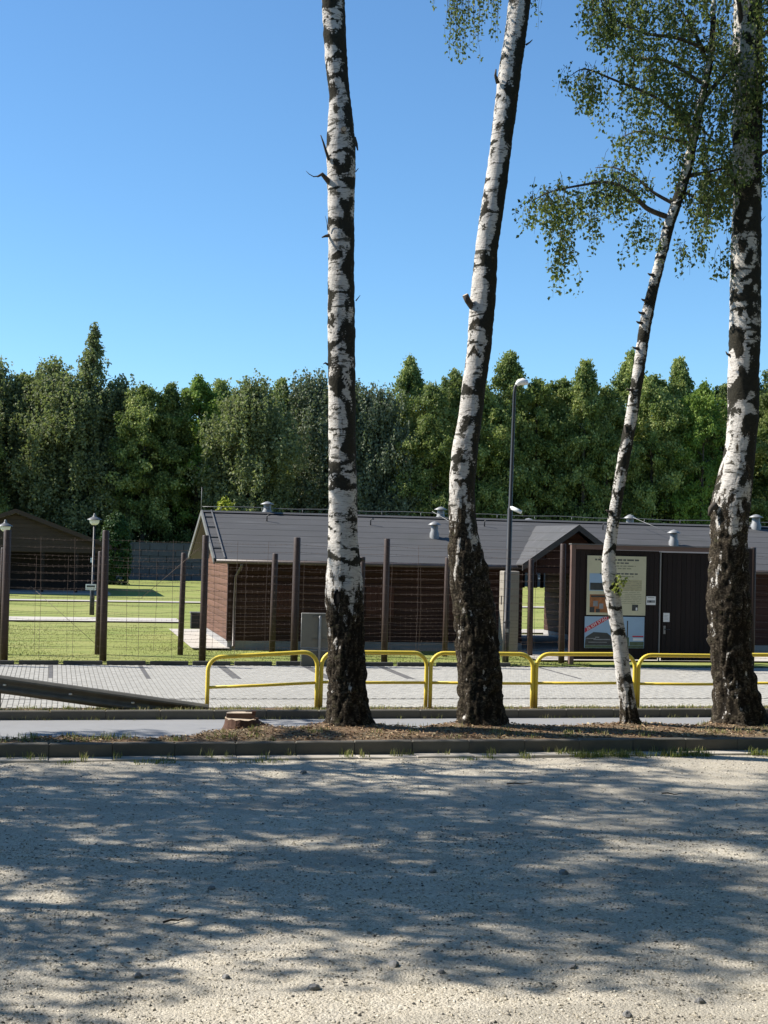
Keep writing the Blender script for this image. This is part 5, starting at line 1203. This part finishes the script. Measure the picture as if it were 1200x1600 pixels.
DESC = {('alder', 0): 'dark green broadleaf tree', ('alder', 1): 'narrow dark green tree', ('alder', 2): 'bushy dark green tree', ('maple', 0): 'bright green leafy tree', ('round', 0): 'broad round-topped green tree', ('round', 1): 'rounded mid-green tree', ('weep', 0): 'drooping grey-green birch', ('weep', 1): 'slender drooping grey-green birch', ('willow', 0): 'silvery grey-green willow', ('spire', 0): 'tallest pointed weeping tree'}
def where(u):
    marks = [(-20, 'past the left edge of the wood'), (25, 'at the left edge behind the pavilion'), (60, 'above the pavilion roof'), (95, 'above the pavilion, left of the tallest tree'), (130, 'just left of the tallest tree'), (165, 'rising above the wood at left'), (205, 'just right of the tallest tree'), (250, 'above the block wall'), (290, 'left of the bright tree by the barrack gable'), (330, 'above the barrack gable'),
             (370, 'right behind the bright tree by the barrack gable'), (420, 'above the left roof vent'), (465, 'left of the silvery willows'), (520, 'directly left of the straight birch trunk'), (570, 'directly right of the straight birch trunk'), (610, 'last silvery one, towards the leaning birch'), (660, 'midway between the straight and the leaning birch'), (695, 'left of the leaning birch trunk'),
             (730, 'directly behind the leaning birch trunk'), (775, 'right of the leaning birch trunk'), (820, 'behind the head of the tall lamp'), (860, 'first right of the tall lamp'), (898, 'second right of the tall lamp'), (933, 'third right of the tall lamp, above the cross gable'), (970, 'left of the thin crooked birch'), (1005, 'directly behind the thin crooked birch'), (1040, 'right of the thin crooked birch'), (1080, 'midway between the thin and the thickest birch'),
             (1115, 'left of the thickest birch trunk'), (1150, 'directly behind the thickest birch trunk'), (1190, 'at the right edge of the wood'), (1240, 'cut by the right picture edge'), (2000, 'past the right edge of the wood' + ('' if u < 1265 else ', the outermost'))]
    for lim, t in marks:
        if u < lim: return t
for i, (u, v, Y, kd, vr_, w) in enumerate(FAR):
    far_tree(u, v, Y, kd, vr_, w, DESC[(kd, vr_)] + ' ' + where(u), i * 1.7)
# second rank, closing the gaps low down
for i, u in enumerate(range(-60, 1300, 52)):
    far_tree(u + random.uniform(-10, 10), 628 + random.uniform(-12, 26), 121 + random.uniform(-1, 2), ('alder', 'round', 'alder', 'round')[i % 4], (0, 0, 2, 1)[i % 4], 1.15, 'dark tree deeper in the wood, ' + where(u), i * 2.1)
# undergrowth closing the foot of the wood
cs, rs = [], []
for i in range(900):
    cs.append((random.uniform(-10, 68), random.uniform(109.5, 112.5), random.uniform(.3, 3.6) * random.random() ** .4)); rs.append(random.uniform(.5, 1.0))
V, F, T = clump_leaves(cs, rs, 34, .26, .5, .8, .2)
tag(link('undergrowth', np_mesh('undergrowth', V, F, M['alder'], attrs={'tint': T})), 'dense green undergrowth at the foot of the wood', 'bushes', kind='stuff')
th = empty('thuja', (3.85, 95, .4), 'dense dark green columnar thuja right of the pavilion', 'shrub')
cs, rs = [], []
for i in range(420):
    h = random.random(); a = random.uniform(0, 6.28); q = 1.0 * (1 - h ** 3) ** .5 * (.75 + .25 * min(1, h * 4)); cs.append((math.cos(a) * q * .9, math.sin(a) * q * .9, h * 4.6)); rs.append(.24)
V, F, T = clump_leaves(cs, rs, 36, .15, .5, 1.2); link('crown', np_mesh('crown', V, F, M['thuja'], attrs={'tint': T}), th, th.location); part('trunk', M['branch'], th, lambda m: m.tube([(3.85, 95, .3), (3.85, 95, 4)], [.12, .02], 7))
gsx = at(352, 800, 70); gs = empty('golden_shrub', (gsx.x, 70, .4), 'bright yellow-green shrub top peeping over the barrack ridge', 'shrub'); hh = at(352, 772, 70).z - .4
cs, rs = [], []
for i in range(160):
    h = random.random(); a = random.uniform(0, 6.28); q = .75 * (1 - h) ** .6; cs.append((math.cos(a) * q, math.sin(a) * q, h * (hh - .3))); rs.append(.28)
V, F, T = clump_leaves(cs, rs, 30, .16, .6, 1.0); link('crown', np_mesh('crown', V, F, M['goldshrub'], attrs={'tint': T}), gs, gs.location); part('trunk', M['branch'], gs, lambda m: m.tube([(gsx.x, 70, .3), (gsx.x, 70, hh * .8)], [.1, .02], 6))

# unseen trees added around the lot to block sky light and deepen the shade
for i, (x, y, h, kd, vr_, l) in enumerate([(-24, -14, 17, 'alder', 0, 'first added dark tree behind the viewer from the left'), (-16, -17, 19, 'alder', 2, 'second added dark tree behind the viewer from the left'), (-8, -15, 18, 'maple', 0, 'added bright tree behind the viewer'), (0, -18, 20, 'alder', 1, 'middle added dark tree behind the viewer'),
        (8, -15, 18, 'alder', 2, 'added dark tree behind the viewer, right of the middle'), (16, -17, 19, 'weep', 0, 'added drooping tree behind the viewer'), (23, -13, 18, 'alder', 0, 'added dark tree behind the viewer on the right'), (29, -7, 19, 'alder', 2, 'added dark tree right of the lot, nearest the viewer'), (32, 0, 18, 'alder', 1, 'second added dark tree right of the lot'),
        (31, 7, 20, 'alder', 0, 'third added dark tree right of the lot'), (33, 14, 18, 'weep', 1, 'added drooping tree right of the lot'), (32, 21, 18, 'alder', 2, 'last added dark tree right of the lot'), (-29, -6, 18, 'alder', 1, 'added dark tree left of the viewer'), (-30, 3, 19, 'alder', 2, 'second added tree, dark, left of the viewer')]):
    r = empty('forest_tree', (x, y, -.1), l, 'tree', 'added sky-blocking trees around the parking lot outside the picture'); r.scale = (1.7, 1.7, h / 15); r.rotation_euler = (0, 0, i * 1.9)
    for nm, me in zip(('crown', 'trunk'), TM[(kd, vr_)]):
        o = bpy.data.objects.new(nm, me); COL.objects.link(o); o.parent = r

for i, (x, y, h, w, kd, vr_, l) in enumerate([(-8, 2, 19, 2.0, 'round', 0, 'added big spreading tree left of the viewer'), (2, -5, 20, 2.0, 'round', 1, 'added big spreading tree right behind the viewer'), (10.5, 0.5, 19, 1.9, 'round', 0, 'added big spreading tree right of the viewer'), (15.5, 7, 18, 1.8, 'round', 1, 'added spreading tree on the right of the lot'), (20.5, 15.5, 18, 1.7, 'round', 0, 'added spreading tree further along the right of the lot'), (19.0, 10.5, 21, 1.9, 'round', 0, 'added tall spreading tree close to the right of the picture')]):  # more unseen crowns, added overhead to hold back light from the zenith
    r = empty('forest_tree', (x, y, -.1), l, 'tree', 'added sky-blocking trees around the parking lot outside the picture'); r.scale = (w, w, h / 15); r.rotation_euler = (0, 0, i * 1.3)
    for nm, me in zip(('crown', 'trunk'), TM[(kd, vr_)]):
        o = bpy.data.objects.new(nm, me); COL.objects.link(o); o.parent = r
